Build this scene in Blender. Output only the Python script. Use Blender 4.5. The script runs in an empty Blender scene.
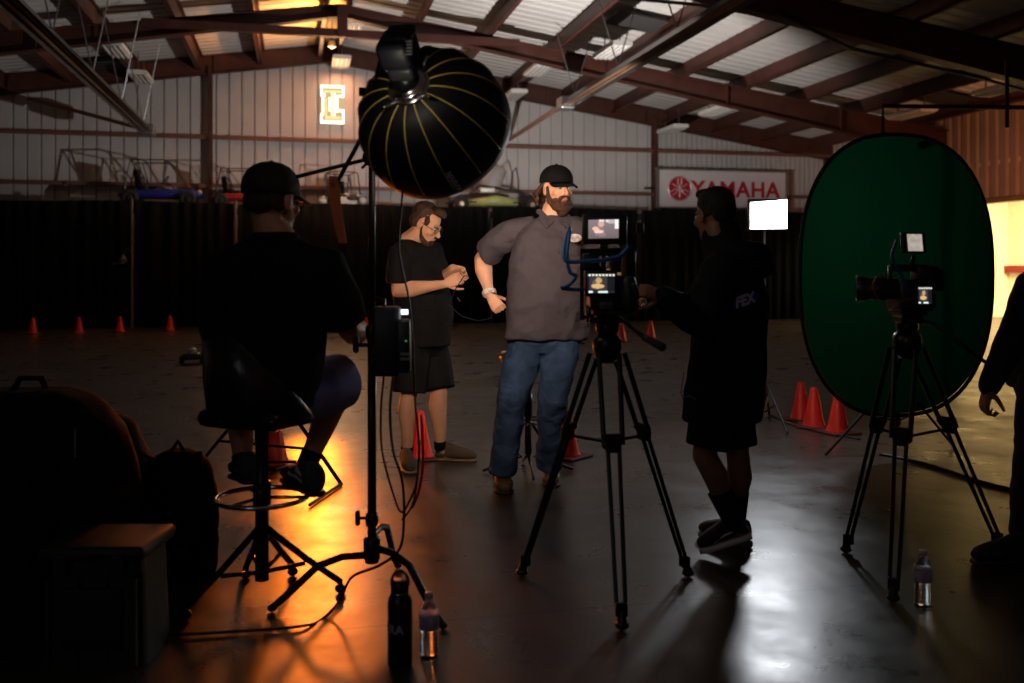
import bpy, math, random
import numpy as np
from mathutils import Vector, Matrix, noise, Quaternion
random.seed(7)
SC = bpy.context.scene
COL = SC.collection
PI = math.pi

# ------------------------------------------------------------------ camera, world, exposure
FP = 940.0            # focal length in pixels of a 1024 wide frame
YAW = math.radians(13.0)
H = 1.28
HY = 270.0            # horizon row
FW = Vector((math.sin(YAW), math.cos(YAW), 0)); RT = Vector((math.cos(YAW), -math.sin(YAW), 0)); UP = Vector((0, 0, 1))
cd = bpy.data.cameras.new('camera'); cam = bpy.data.objects.new('camera', cd); COL.objects.link(cam)
cam.location = (0, 0, H); cam.rotation_euler = (PI/2, 0, -YAW)
cd.sensor_width = 36; cd.lens = FP/1024*36
cd.shift_y = -(341.5-HY)/1024
cd.clip_start = .05; cd.clip_end = 200
cd.dof.use_dof = True; cd.dof.focus_distance = 5.4; cd.dof.aperture_fstop = 2.0
SC.camera = cam
SC.view_settings.view_transform = 'Standard'; SC.view_settings.look = 'None'
SC.view_settings.gamma = 1; SC.view_settings.exposure = 0.0
SC.view_settings.use_curve_mapping = False
W = bpy.data.worlds.new('world'); SC.world = W; W.use_nodes = True
W.node_tree.nodes['Background'].inputs[0].default_value = (.8, .75, .9, 1)
W.node_tree.nodes['Background'].inputs[1].default_value = .0016

def P(px, py, d):            # a point on the ray of a pixel at camera depth d
    return FW*d + RT*((px-512)/FP*d) + UP*(H + (HY-py)/FP*d)
def G(px, py):               # floor point
    d = FP*H/(py-HY); v = P(px, py, d); v.z = 0; return v
def PY(px, py, Y):           # point on the plane y = Y
    k = (px-512)/FP; d = Y/(FW.y + RT.y*k); return P(px, py, d)
def PX(px, py, X):
    k = (px-512)/FP; d = X/(FW.x + RT.x*k); return P(px, py, d)
def look(o, target):
    o.rotation_euler = (Vector(target)-o.location).to_track_quat('-Z', 'Y').to_euler()

def lamp(name, kind, loc, energy, color, target=None, **kw):
    l = bpy.data.lights.new(name, kind); l.energy = energy; l.color = color
    for k, v in kw.items(): setattr(l, k, v)
    o = bpy.data.objects.new(name, l); COL.objects.link(o); o.location = loc
    if target is not None: look(o, target)
    return o
# softbox light (its diffuser points away from the camera, to the two standing men)
BOX_RING = P(409, 87, 3.25); BOX_RIM = P(437, 128, 3.50)
BOX_AX = (BOX_RIM-BOX_RING).normalized()
lamp('softbox_light', 'AREA', BOX_RIM+BOX_AX*.02, 28.0, (1, .74, .56), P(515, 205, 5.9), shape='DISK', size=.5, spread=math.radians(85))
lamp('front_fill', 'AREA', (-3.2, -2.4, 2.9), 7, (.85, .9, 1), (0, 3.5, .9), shape='RECTANGLE', size=1.2, size_y=.8)  # weak cool fill added behind the camera, no window there
# the flood lamp behind the bearded man, washing roof and rear wall
UPL = P(574, 226, 16.5)
lamp('flood_light', 'SPOT', UPL, 1150, (1, .93, .88), P(330, -20, 25), spot_size=math.radians(172), spot_blend=.25, shadow_soft_size=.03)
# the orange lamp standing low behind the stool
ORL = P(313, 372, 8.0)
lamp('orange_lamp_light', 'SPOT', ORL+Vector((0, -.03, .1)), 95, (1, .22, .01), P(350, 560, 4.2), spot_size=math.radians(75), spot_blend=.9, shadow_soft_size=.22)
ORH = P(322, 255, 8.0)
lamp('orange_fill_light', 'SPOT', ORH, 170, (1, .17, .01), P(330, 620, 3.6), spot_size=math.radians(42), spot_blend=.9, shadow_soft_size=.16)  # second orange light added without a fixture, stretches the floor glow
lamp('softbox_seam_fill', 'POINT', P(392, 84, 3.02), .5, (1, .9, .75), shadow_soft_size=.02)  # unseen point light added to brighten the softbox seams and chrome
lamp('side_wall_fill', 'SPOT', (12.2, 13.5, 2.2), 260, (1, .36, .16), (15, 17.5, 3.6), spot_size=math.radians(75), spot_blend=.6, shadow_soft_size=.1)  # off-frame spot added to warm the side wall, no fixture
lamp('orange_uplight', 'SPOT', P(330, 54, 20.3), 650, (1, .36, .05), (-.5, 21.3, 8.3), spot_size=math.radians(125), spot_blend=.5, shadow_soft_size=.05)
# yellow room behind the side door
lamp('annex_light', 'AREA', (16.9, 17.6, 3.2), 900, (1, .76, .36), (17.2, 18.2, 0), shape='RECTANGLE', size=1.0, size_y=4.0)

# ------------------------------------------------------------------ materials
MT = {}
def mat(name, col, rough=.6, metal=0, var=.15, vscale=6, bump=0, bscale=30, bdist=.01, spec=.5, emit=None, es=0, coat=0, trans=0, ior=1.45, dist=0, stretch=None):
    if name in MT: return MT[name]
    m = bpy.data.materials.new(name); m.use_nodes = True; MT[name] = m
    nt = m.node_tree; n = nt.nodes; b = n['Principled BSDF']
    tc = n.new('ShaderNodeTexCoord')
    src = tc.outputs['Object']
    if stretch:
        mp = n.new('ShaderNodeMapping'); mp.inputs['Scale'].default_value = stretch
        nt.links.new(src, mp.inputs[0]); src = mp.outputs[0]
    nz = n.new('ShaderNodeTexNoise'); nz.inputs['Scale'].default_value = vscale; nz.inputs['Detail'].default_value = 5
    nt.links.new(src, nz.inputs['Vector'])
    cr = n.new('ShaderNodeValToRGB')
    c = Vector(col[:3])
    cr.color_ramp.elements[0].position = .3; cr.color_ramp.elements[1].position = .7
    cr.color_ramp.elements[0].color = (*[max(0, x*(1-var)) for x in c], 1); cr.color_ramp.elements[1].color = (*[min(1, x*(1+var)) for x in c], 1)
    nt.links.new(nz.outputs['Fac'], cr.inputs[0]); nt.links.new(cr.outputs[0], b.inputs['Base Color'])
    b.inputs['Roughness'].default_value = rough; b.inputs['Metallic'].default_value = metal
    b.inputs['Specular IOR Level'].default_value = spec; b.inputs['Coat Weight'].default_value = coat
    b.inputs['Transmission Weight'].default_value = trans; b.inputs['IOR'].default_value = ior
    if emit is not None:
        b.inputs['Emission Color'].default_value = (*emit, 1); b.inputs['Emission Strength'].default_value = es
    if bump:
        nb = n.new('ShaderNodeTexNoise'); nb.inputs['Scale'].default_value = bscale; nb.inputs['Detail'].default_value = 6; nb.inputs['Distortion'].default_value = dist
        nt.links.new(src, nb.inputs['Vector'])
        bp = n.new('ShaderNodeBump'); bp.inputs['Strength'].default_value = bump; bp.inputs['Distance'].default_value = bdist
        nt.links.new(nb.outputs['Fac'], bp.inputs['Height']); nt.links.new(bp.outputs[0], b.inputs['Normal'])
    return m
BLK = mat('black_metal', (.012, .012, .013), .35, .3)
BLKP = mat('black_plastic', (.012, .012, .014), .45)
BLKF = mat('black_fabric', (.007, .007, .008), .95, bump=.3, bscale=60, spec=.05)
CHROME = mat('chrome', (.7, .7, .72), .18, 1)
GREYM = mat('grey_metal', (.25, .25, .26), .4, .8)
STEEL = mat('red_oxide_steel', (.068, .021, .014), .5, 0, .25, 3, bump=.1, bscale=12)
WALLM = mat('wall_panel', (.48, .455, .45), .55, 0, .06, 1.5, bump=.05, bscale=5)
ROOFM = mat('roof_panel', (.52, .50, .48), .55, 0, .08, 1.2)
WHITE = mat('white_paint', (.75, .73, .70), .5, 0, .05)
def emis(name, col, s):
    return mat(name, (.02, .02, .02), .5, emit=col, es=s)

# ------------------------------------------------------------------ mesh builder
def basis(d, hint=None):
    d = Vector(d).normalized(); h = Vector(hint) if hint is not None else (UP if abs(d.z) < .95 else Vector((1, 0, 0)))
    x = h.cross(d)
    if x.length < 1e-4: x = Vector((0, 1, 0)).cross(d)
    x.normalize(); y = d.cross(x); return x, y, d
def wloc(o):
    v = Vector((0, 0, 0))
    while o is not None: v = v + o.location; o = o.parent
    return v
class MB:
    def __init__(s): s.v = []; s.f = []
    def box(s, c, size, rot=None, bev=0):
        c = Vector(c); hx, hy, hz = size[0]/2, size[1]/2, size[2]/2
        R_ = rot if rot is not None else Matrix.Identity(3)
        if isinstance(rot, (int, float)): R_ = Matrix.Rotation(rot, 3, 'Z')
        if bev <= 0:
            b = len(s.v)
            for z in (-hz, hz):
                for x, y in ((-hx, -hy), (hx, -hy), (hx, hy), (-hx, hy)): s.v.append(c+R_@Vector((x, y, z)))
            for q in ((3, 2, 1, 0), (4, 5, 6, 7), (0, 1, 5, 4), (1, 2, 6, 5), (2, 3, 7, 6), (3, 0, 4, 7)): s.f.append([b+i for i in q])
            return s
        e = min(bev, hx*.95, hy*.95, hz*.95); secs = []
        for z, k in ((-hz, e), (-hz+e*.3, e*.3), (-hz+e, 0), (hz-e, 0), (hz-e*.3, e*.3), (hz, e)):
            ring = []
            ax, ay = hx-k, hy-k
            r = max(e-k*.6, e*.3)
            for cx, cy, a0 in ((ax-r, ay-r, 0), (-ax+r, ay-r, 90), (-ax+r, -ay+r, 180), (ax-r, -ay+r, 270)):
                for t in (0, 30, 60, 90):
                    a = math.radians(a0+t); ring.append(c+R_@Vector((cx+r*math.cos(a), cy+r*math.sin(a), z)))
            secs.append(ring)
        s.rings(secs); return s
    def rings(s, secs, cap=True, closed=False):
        b = len(s.v); n = len(secs[0])
        for r in secs: s.v += [Vector(p) for p in r]
        m = len(secs)
        for i in range(m if closed else m-1):
            j = (i+1) % m
            for k in range(n):
                l = (k+1) % n; s.f.append([b+i*n+k, b+i*n+l, b+j*n+l, b+j*n+k])
        if cap and not closed:
            s.f.append([b+k for k in range(n)][::-1]); s.f.append([b+(m-1)*n+k for k in range(n)])
        return s
    def tube(s, pts, r, seg=8, rnd=False, closed=False):
        pts = [Vector(p) for p in pts]; m = len(pts)
        rs = list(r) if isinstance(r, (list, tuple)) else [r]*m
        if rnd:
            a = (pts[0]-pts[1]).normalized(); z = (pts[-1]-pts[-2]).normalized()
            P0 = [(pts[0]+a*rs[0]*math.sin(t), rs[0]*math.cos(t)) for t in (1.45, 1.0, .5)]
            P1 = [(pts[-1]+z*rs[-1]*math.sin(t), rs[-1]*math.cos(t)) for t in (.5, 1.0, 1.45)]
            pts = [p for p, _ in P0]+pts+[p for p, _ in P1]; rs = [q for _, q in P0]+rs+[q for _, q in P1]; m = len(pts)
        secs = []; x = None
        for i in range(m):
            if closed: d = pts[(i+1) % m]-pts[i-1]
            else: d = pts[min(i+1, m-1)]-pts[max(i-1, 0)]
            if d.length < 1e-9: d = UP
            d.normalize()
            if x is None: x, y, _ = basis(d)
            else:
                x = x-d*x.dot(d)
                if x.length < 1e-6: x = basis(d)[0]
                x.normalize(); y = d.cross(x)
            secs.append([pts[i]+(x*math.cos(2*PI*k/seg)+y*math.sin(2*PI*k/seg))*rs[i] for k in range(seg)])
        return s.rings(secs, closed=closed)
    def loft(s, secs, seg=20, power=2.0):
        # secs: (centre, vector a, vector b)
        R_ = []
        for c, a, b_ in secs:
            ring = []
            for k in range(seg):
                t = 2*PI*k/seg; ct, st = math.cos(t), math.sin(t)
                ring.append(Vector(c)+Vector(a)*math.copysign(abs(ct)**(2/power), ct)+Vector(b_)*math.copysign(abs(st)**(2/power), st))
            R_.append(ring)
        return s.rings(R_)
    def ell(s, c, rx, ry, rz, M=None, seg=16, nr=9):
        M = M or Matrix.Identity(3); secs = []
        for i in range(nr):
            t = -PI/2+.06+(PI-.12)*i/(nr-1)
            secs.append([Vector(c)+M@Vector((rx*math.cos(t)*math.cos(2*PI*k/seg), ry*math.cos(t)*math.sin(2*PI*k/seg), rz*math.sin(t))) for k in range(seg)])
        return s.rings(secs)
    def lathe(s, c, prof, seg=24, axis=None):
        x, y, d = basis(axis or UP)
        return s.rings([[Vector(c)+d*z+(x*math.cos(2*PI*k/seg)+y*math.sin(2*PI*k/seg))*max(r, 1e-4) for k in range(seg)] for r, z in prof])
    def torus(s, c, R_, r, axis=None, seg=32, s2=8):
        x, y, d = basis(axis or UP)
        return s.tube([Vector(c)+(x*math.cos(2*PI*k/seg)+y*math.sin(2*PI*k/seg))*R_ for k in range(seg)], r, s2, closed=True)
    def poly(s, pts, thick):
        # prism from a planar outline, thick = extrusion vector
        b = len(s.v); n = len(pts); t = Vector(thick)
        s.v += [Vector(p) for p in pts]+[Vector(p)+t for p in pts]
        s.f.append([b+i for i in range(n)][::-1]); s.f.append([b+n+i for i in range(n)])
        for i in range(n):
            j = (i+1) % n; s.f.append([b+i, b+j, b+n+j, b+n+i])
        return s
    def build(s, name, m, parent=None, smooth=False, remesh=0, sm=0, origin=None, disp=None, floorz=None):
        me = bpy.data.meshes.new(name); 
        vs = np.array([tuple(v) for v in s.v], dtype=float)
        if parent is not None: o0 = wloc(parent)
        elif origin is not None: o0 = Vector(origin)
        else:
            lo, hi = vs.min(0), vs.max(0); o0 = Vector(((lo[0]+hi[0])/2, (lo[1]+hi[1])/2, lo[2]))
        vs = vs-np.array(tuple(o0))
        me.from_pydata([tuple(v) for v in vs], [], s.f); me.update()
        import bmesh
        bm = bmesh.new(); bm.from_mesh(me); bmesh.ops.recalc_face_normals(bm, faces=bm.faces); bm.to_mesh(me); bm.free()
        o = bpy.data.objects.new(name, me); COL.objects.link(o)
        if remesh:
            r = o.modifiers.new('r', 'REMESH'); r.mode = 'VOXEL'; r.voxel_size = remesh
            if sm:
                q = o.modifiers.new('s', 'SMOOTH'); q.factor = .5; q.iterations = sm
            dg = bpy.context.evaluated_depsgraph_get(); dg.update()
            m2 = bpy.data.meshes.new_from_object(o.evaluated_get(dg)); o.modifiers.clear(); o.data = m2; me = m2; me.name = name
            if disp:
                nrm = [v.normal.copy() for v in me.vertices]
                for v, n_ in zip(me.vertices, nrm): v.co = v.co+n_*disp(v.co+o0)
            smooth = True
        if floorz is not None:
            for v in me.vertices:
                if v.co.z+o0.z < floorz: v.co.z = floorz-o0.z
        if smooth: me.polygons.foreach_set('use_smooth', [True]*len(me.polygons))
        me.materials.clear(); me.materials.append(m); me.update()
        if parent is not None: o.parent = parent
        else: o.location = o0
        return o
def thing(name, label, cat, loc, group=None, rz=0):
    o = bpy.data.objects.new(name, None); COL.objects.link(o); o.location = loc; o.rotation_euler.z = rz; o.empty_display_size = .1
    o['label'] = label; o['category'] = cat
    if group: o['group'] = group
    return o
def tag(o, label, cat, group=None):
    o['label'] = label; o['category'] = cat
    if group: o['group'] = group
    return o
def struct(o): o['kind'] = 'structure'; return o
def dup(root, loc, rz=0, label=None, scale=None):
    r = root.copy(); COL.objects.link(r); r.location = loc; r.rotation_euler.z = rz
    if scale: r.scale = (scale,)*3
    if label: r['label'] = label
    for ch in list(root.children):
        c = ch.copy(); COL.objects.link(c); c.parent = r
        for g in list(ch.children):
            d = g.copy(); COL.objects.link(d); d.parent = c
    return r
def text(name, body, size, m, loc, xdir, ydir, parent=None, ext=.003, sx=1, off=0, shear=0, space=1):
    cu = bpy.data.curves.new(name, 'FONT'); cu.body = body; cu.size = size; cu.extrude = ext; cu.align_x = 'CENTER'; cu.align_y = 'CENTER'
    cu.offset = off; cu.shear = shear; cu.space_character = space; cu.resolution_u = 4
    t = bpy.data.objects.new(name, cu); COL.objects.link(t)
    dg = bpy.context.evaluated_depsgraph_get(); dg.update()
    me = bpy.data.meshes.new_from_object(t.evaluated_get(dg)); bpy.data.objects.remove(t)
    x = Vector(xdir).normalized(); y = Vector(ydir); y = (y-x*y.dot(x)).normalized(); z = x.cross(y)
    M = Matrix((x*sx, y, z)).transposed()
    o0 = wloc(parent) if parent is not None else Vector(loc)
    for v in me.vertices: v.co = M@v.co+Vector(loc)-o0
    me.materials.clear(); me.materials.append(m)
    o = bpy.data.objects.new(name, me); COL.objects.link(o)
    if parent is not None: o.parent = parent
    else: o.location = o0
    return o

# ------------------------------------------------------------------ building shell
RX = .87; RS = .147; YB = 24.2
def zr(x): return 6.96-RS*abs(x-RX)       # underside of the roof sheet
XL, XR_, Y0 = -13.2, 15.0, -3.0
# floor: polished concrete with saw-cut joints
fm = bpy.data.materials.new('polished_concrete'); fm.use_nodes = True; nt = fm.node_tree; n = nt.nodes; b = n['Principled BSDF']
tc = n.new('ShaderNodeTexCoord')
def nz(sc, det=6, rough=.6, vec=None):
    q = n.new('ShaderNodeTexNoise'); q.inputs['Scale'].default_value = sc; q.inputs['Detail'].default_value = det; q.inputs['Roughness'].default_value = rough
    nt.links.new(vec or tc.outputs['Object'], q.inputs['Vector']); return q
def ramp(src, stops):
    r = n.new('ShaderNodeValToRGB'); e = r.color_ramp.elements
    e[0].position, e[0].color = stops[0][0], (*stops[0][1], 1); e[1].position, e[1].color = stops[-1][0], (*stops[-1][1], 1)
    for p_, c_ in stops[1:-1]:
        q = e.new(p_); q.color = (*c_, 1)
    nt.links.new(src, r.inputs[0]); return r
na = nz(.9); nb_ = nz(7, 8, .7)
mx = n.new('ShaderNodeMix'); mx.data_type = 'RGBA'; mx.blend_type = 'MULTIPLY'; mx.inputs[0].default_value = 1
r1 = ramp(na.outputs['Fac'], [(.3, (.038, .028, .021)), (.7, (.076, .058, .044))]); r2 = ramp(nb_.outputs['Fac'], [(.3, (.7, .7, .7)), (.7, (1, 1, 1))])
nt.links.new(r1.outputs[0], mx.inputs[6]); nt.links.new(r2.outputs[0], mx.inputs[7])
br = n.new('ShaderNodeTexBrick'); br.offset = 0; br.inputs['Color1'].default_value = br.inputs['Color2'].default_value = (1, 1, 1, 1); br.inputs['Mortar'].default_value = (.25, .22, .2, 1)
br.inputs['Scale'].default_value = 1; br.inputs['Mortar Size'].default_value = .010; br.inputs['Brick Width'].default_value = 4.6; br.inputs['Row Height'].default_value = 4.6; br.inputs['Mortar Smooth'].default_value = .2
mp = n.new('ShaderNodeMapping'); mp.inputs['Location'].default_value = (1.3, 1.2, 0)
nt.links.new(tc.outputs['Object'], mp.inputs[0]); nt.links.new(mp.outputs[0], br.inputs['Vector'])
mx2 = n.new('ShaderNodeMix'); mx2.data_type = 'RGBA'; mx2.blend_type = 'MULTIPLY'; mx2.inputs[0].default_value = 1
nt.links.new(mx.outputs[2], mx2.inputs[6]); nt.links.new(br.outputs[0], mx2.inputs[7]); nt.links.new(mx2.outputs[2], b.inputs['Base Color'])
mps = n.new('ShaderNodeMapping'); mps.inputs['Scale'].default_value = (1, 1.0, 1); nt.links.new(tc.outputs['Object'], mps.inputs[0])
nr_ = nz(2.4, 8, .65, mps.outputs[0]); rr = ramp(nr_.outputs['Fac'], [(.3, (.23,)*3), (.7, (.42,)*3)]); nt.links.new(rr.outputs[0], b.inputs['Roughness'])
bp = n.new('ShaderNodeBump'); bp.inputs['Strength'].default_value = .45; bp.inputs['Distance'].default_value = .006
nbb = nz(3.5, 9, .6); nt.links.new(nbb.outputs['Fac'], bp.inputs['Height']); nt.links.new(bp.outputs[0], b.inputs['Normal'])
b.inputs['Specular IOR Level'].default_value = .55
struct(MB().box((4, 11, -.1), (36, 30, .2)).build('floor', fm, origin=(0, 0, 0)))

def corrugated(name, m, p0, xd, length, zfun, zb, pitch, groove, depth, nd):
    # vertical sheet along xd from p0 with narrow grooves; top follows zfun(distance)
    mb = MB(); t = 0; pts = []
    while t < length:
        pts += [(t, 0), (t+groove*.25, depth), (t+groove*.75, depth), (t+groove, 0)]; t += pitch
    pts.append((length, 0)); xd = Vector(xd); nd = Vector(nd); p0 = Vector(p0)
    for a, d in pts:
        q = p0+xd*a+nd*d; mb.v += [Vector((q.x, q.y, zb)), Vector((q.x, q.y, zfun(q.x, a)))]
    for i in range(len(pts)-1): mb.f.append([2*i, 2*i+2, 2*i+3, 2*i+1])
    return struct(mb.build(name, m, origin=p0))
corrugated('wall_back', WALLM, (XL, YB, 0), (1, 0, 0), 9.62-XL, lambda x, a: zr(x)+.02, 0, .305, .045, .05, (0, 1, 0))
corrugated('wall_back', WALLM, (9.62, YB, 0), (1, 0, 0), XR_-9.62, lambda x, a: zr(x)+.02, 0, .15, .045, .05, (0, 1, 0))
corrugated('wall_left', WALLM, (XL, Y0, 0), (0, 1, 0), YB-Y0, lambda x, a: zr(XL)+.02, 0, .305, .04, .05, (-1, 0, 0))
corrugated('wall_front', WALLM, (XL, Y0, 0), (1, 0, 0), XR_-XL, lambda x, a: zr(x)+.02, 0, .61, .04, .05, (0, -1, 0))
SIDE = mat('side_wall_panel', (.42, .30, .24), .5, 0, .1, 2)
DY0, DY1, DZ = 11.0, 20.4, 2.76
corrugated('wall_right', SIDE, (XR_, Y0, 0), (0, 1, 0), DY0-Y0, lambda x, a: zr(XR_)+.02, 0, .3, .14, .06, (1, 0, 0))
corrugated('wall_right', SIDE, (XR_, DY1, 0), (0, 1, 0), YB-DY1, lambda x, a: zr(XR_)+.02, 0, .3, .14, .06, (1, 0, 0))
corrugated('wall_right', SIDE, (XR_, DY0, 0), (0, 1, 0), DY1-DY0, lambda x, a: zr(XR_)+.02, DZ, .3, .14, .06, (1, 0, 0))
mb = MB(); mb.box((XR_-.02, (DY0+DY1)/2, DZ+.04), (.22, DY1-DY0+.2, .10)); mb.box((XR_-.02, DY0-.05, DZ/2), (.22, .1, DZ)); mb.box((XR_-.02, DY1+.05, DZ/2), (.22, .1, DZ))
struct(mb.build('trim_1', mat('door_frame_paint', (.30, .18, .09), .5)))
# annex room beyond the opening
ANX = mat('annex_wall_paint', (.80, .74, .60), .6, 0, .04)
corrugated('wall_annex', ANX, (19.0, 6, 0), (0, 1, 0), 20, lambda x, a: 3.6, 0, .4, .03, .03, (1, 0, 0))
struct(MB().box((17.0, 22.05, 1.8), (4.0, .1, 3.6)).build('wall_annex_end', ANX)); struct(MB().box((17.0, 8.95, 1.8), (4.0, .1, 3.6)).build('wall_annex_front', ANX))
struct(MB().box((17.1, 15.5, 3.65), (4.1, 13.2, .1)).build('ceiling_annex', ANX))
struct(MB().box((20.5, 15.5, -.1), (-3 and 3, 14, .2)).build('floor_annex', fm, origin=(0, 0, 0))) if False else None
tag(MB().box((18.9, 15.5, 1.30), (.06, 13, .20)).build('wall_rail', mat('red_rail_paint', (.22, .012, .01), .5)), 'dark red horizontal rail along the bright wall beyond the side opening', 'rail')
# roof sheets with ribs running down the slope
for sgn, nm in ((-1, 'ceiling_left'), (1, 'ceiling_right')):
    mb = MB(); xe = XL if sgn < 0 else XR_; prof = []; y = Y0
    while y < YB: prof += [(y, 0), (y+.20, 0), (y+.235, .035), (y+.285, .035)]; y += .32
    prof.append((YB+.05, 0))
    for y, d in prof: mb.v += [Vector((RX, y, zr(RX)+d)), Vector((xe, y, zr(xe)+d))]
    for i in range(len(prof)-1): mb.f.append([2*i, 2*i+1, 2*i+3, 2*i+2])
    struct(mb.build(nm, ROOFM, origin=(0, 0, 0)))
# purlins
PD = .34
def purlin(x):
    z = zr(x)-.005; mb = MB(); L = YB-.1-4; yc = 4+L/2
    mb.box((x, yc, z-PD/2), (.02, L, PD)); mb.box((x+.04, yc, z-.008), (.09, L, .012)); mb.box((x-.04, yc, z-PD+.006), (.09, L, .012)); mb.box((x-.08, yc, z-PD+.02), (.01, L, .03))
    struct(mb.build('ceiling_purlin', STEEL))
k = 0
while RX+.22+1.455*k < XR_-.3: purlin(RX+.22+1.455*k); k += 1
k = 0
while RX-.22-1.455*k > XL+.3: purlin(RX-.22-1.455*k); k += 1
# portal frames
def rafter(Y, d0, k, wid=.16, pd=PD):
    for sgn in (-1, 1):
        xe = XL+.1 if sgn < 0 else XR_-.1; mb = MB()
        zt = lambda x: zr(x)-pd-.01
        dd = lambda x: d0+k*abs(x-RX)
        def pr(xa, xb, za0, za1, zb0, zb1, w):
            mb.poly([(xa, Y-w/2, za0), (xb, Y-w/2, zb0), (xb, Y-w/2, zb1), (xa, Y-w/2, za1)], (0, w, 0))
        a, b2 = RX, xe
        pr(a, b2, zt(a)-dd(a), zt(a), zt(b2)-dd(b2), zt(b2), .02)
        pr(a, b2, zt(a)-.02, zt(a), zt(b2)-.02, zt(b2), wid)
        pr(a, b2, zt(a)-dd(a), zt(a)-dd(a)+.02, zt(b2)-dd(b2), zt(b2)-dd(b2)+.02, wid)
        for q in range(1, 5):
            x = a+(b2-a)*q/5; mb.box((x, Y, zt(x)-dd(x)/2), (.02, wid*.9, dd(x)-.02))
        struct(mb.build('ceiling_rafter', STEEL))
        mb = MB(); hgt = zt(xe)-dd(xe)+.1; xc = xe
        mb.box((xc, Y, hgt/2), (.4, .02, hgt)); mb.box((xc-.2, Y, hgt/2), (.02, wid, hgt)); mb.box((xc+.2, Y, hgt/2), (.02, wid, hgt)) 
        struct(mb.build('wall_column', STEEL))
rafter(YB-.14, .45, 0.004, .14, 0); rafter(19.2, .25, .026, .2); rafter(13.4, .28, .028, .22)
# collar tie and ridge strut on the second frame
mb = MB(); mb.box(((4.5-2.8)/2+.0, 19.05, 6.0), (7.4, .14, .15)); struct(mb.build('ceiling_tie', STEEL))
mb = MB(); mb.box((RX+.05, 19.0, 6.25), (.2, .12, .62)); struct(mb.build('ceiling_strut', STEEL))
# wall columns and girts
for x in (PY(211, 100, YB).x, PY(652, 150, YB).x):
    mb = MB(); hh = zr(x)-.3; w = .09
    mb.box((x, YB-.14, hh/2), (.02, .2, hh)); mb.box((x, YB-.24, hh/2), (w, .015, hh)); mb.box((x, YB-.04, hh/2), (w, .015, hh)); struct(mb.build('wall_column', STEEL))
GIRT = mat('girt_steel', (.16, .07, .05), .5)
for z in (4.56, 3.38):
    mb = MB(); mb.box(((XL+XR_)/2, YB-.09, z), (XR_-XL-.1, .16, .015)); mb.box(((XL+XR_)/2, YB-.17, z-.045), (XR_-XL-.1, .012, .09)); struct(mb.build('wall_girt', GIRT))
mb = MB(); mb.box((PX(985, 204, XR_).x-.1, 21.8, 2.0), (.1, .1, .1)) 
# pipe frame below the roof on the right
mb = MB(); A = P(883, 106, 15); B_ = P(1060, 108, 13); 
mb.tube([P(883, 140, 15), A, B_], .035, 8); mb.tube([P(1007, 60, 13.5), P(1007, 128, 13.5)], .028, 8)
struct(mb.build('ceiling_pipework', BLK))
mb = MB(); mb.tube([PX(0+790, 15, 8.6) if False else P(775, 12, 14), P(850, 48, 15), P(980, 78, 15.5), P(1060, 100, 16)], .03, 8); struct(mb.build('ceiling_conduit', BLK))
mb = MB(); mb.tube([P(500, -14, 14), P(700, 5, 15), P(790, 20, 15.5)], .03, 8); struct(mb.build('ceiling_conduit', GREYM))

# black drapes with folds in front of the rear deck
YC = 22.2; CT = 2.80
DRAPE = mat('drape_fabric', (.009, .009, .009), .95, spec=.05)
def drape(x0, x1, label):
    mb = MB(); xs = np.arange(x0, x1+.001, .045)
    for i, x in enumerate(xs):
        y = YC+.05*math.sin(x*21+2*math.sin(x*3.1))+.02*math.sin(x*47)
        mb.v += [Vector((x, y, .01)), Vector((x, y+.01*math.sin(x*9), CT+.02*math.sin(x*1.3)))]
    m_ = len(xs)
    for i in range(m_-1): mb.f.append([2*i, 2*i+2, 2*i+3, 2*i+1])
    o = mb.build('drape', DRAPE, smooth=True)
    sd = o.modifiers.new('t', 'SOLIDIFY'); sd.thickness = .006; sd.offset = 1
    tag(o, label, 'curtain', 'black drapes along the rear of the hall')
xsep = [XL+.1, PY(133, 250, YC).x, PY(236, 250, YC).x, PY(490, 250, YC).x, PY(640, 250, YC).x, XR_-.2]
dl = ['black floor-length drape at the far left of the hall behind the first two small cones', 'narrow black drape between the two brownish poles on the left',
      'black drape directly behind the seated man and the man in black tee', 'black drape behind the bearded man in the grey shirt', 'black drape below the red lettered sign and beyond, at the right']
for i in range(5): drape(xsep[i]+.04, xsep[i+1]-.04, dl[i])
for i, (q, lb) in enumerate(((133, 'thin brownish upright pole between drapes, left of the seated man'), (236, 'thin brownish upright pole between drapes just beside the seated man\'s head'))):
    t = PY(q, 250, YC); mb = MB(); mb.tube([(t.x, t.y-.15, 0), (t.x, t.y-.15, CT+.05)], .03, 8); mb.box((t.x, t.y-.15, .01), (.16, .12, .02))
    tag(mb.build('drape_pole', mat('pole_paint', (.16, .09, .06), .5)), lb, 'pole')
# storage deck behind the drapes
mb = MB(); mb.box(((XL+XR_)/2, 23.1, 2.66), (XR_-XL-.5, 1.5, .08))
mb.box(((XL+XR_)/2, 22.42, 2.62), (XR_-XL-.5, .06, .14))
x = XL+1
while x < XR_: mb.box((x, 22.5, 1.31), (.1, .1, 2.62)); mb.box((x, 23.7, 1.31), (.1, .1, 2.62)); x += 2.8
struct(mb.build('wall_storage_deck', mat('deck_steel', (.03, .025, .03), .6)))
DZT = 2.71
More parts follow.
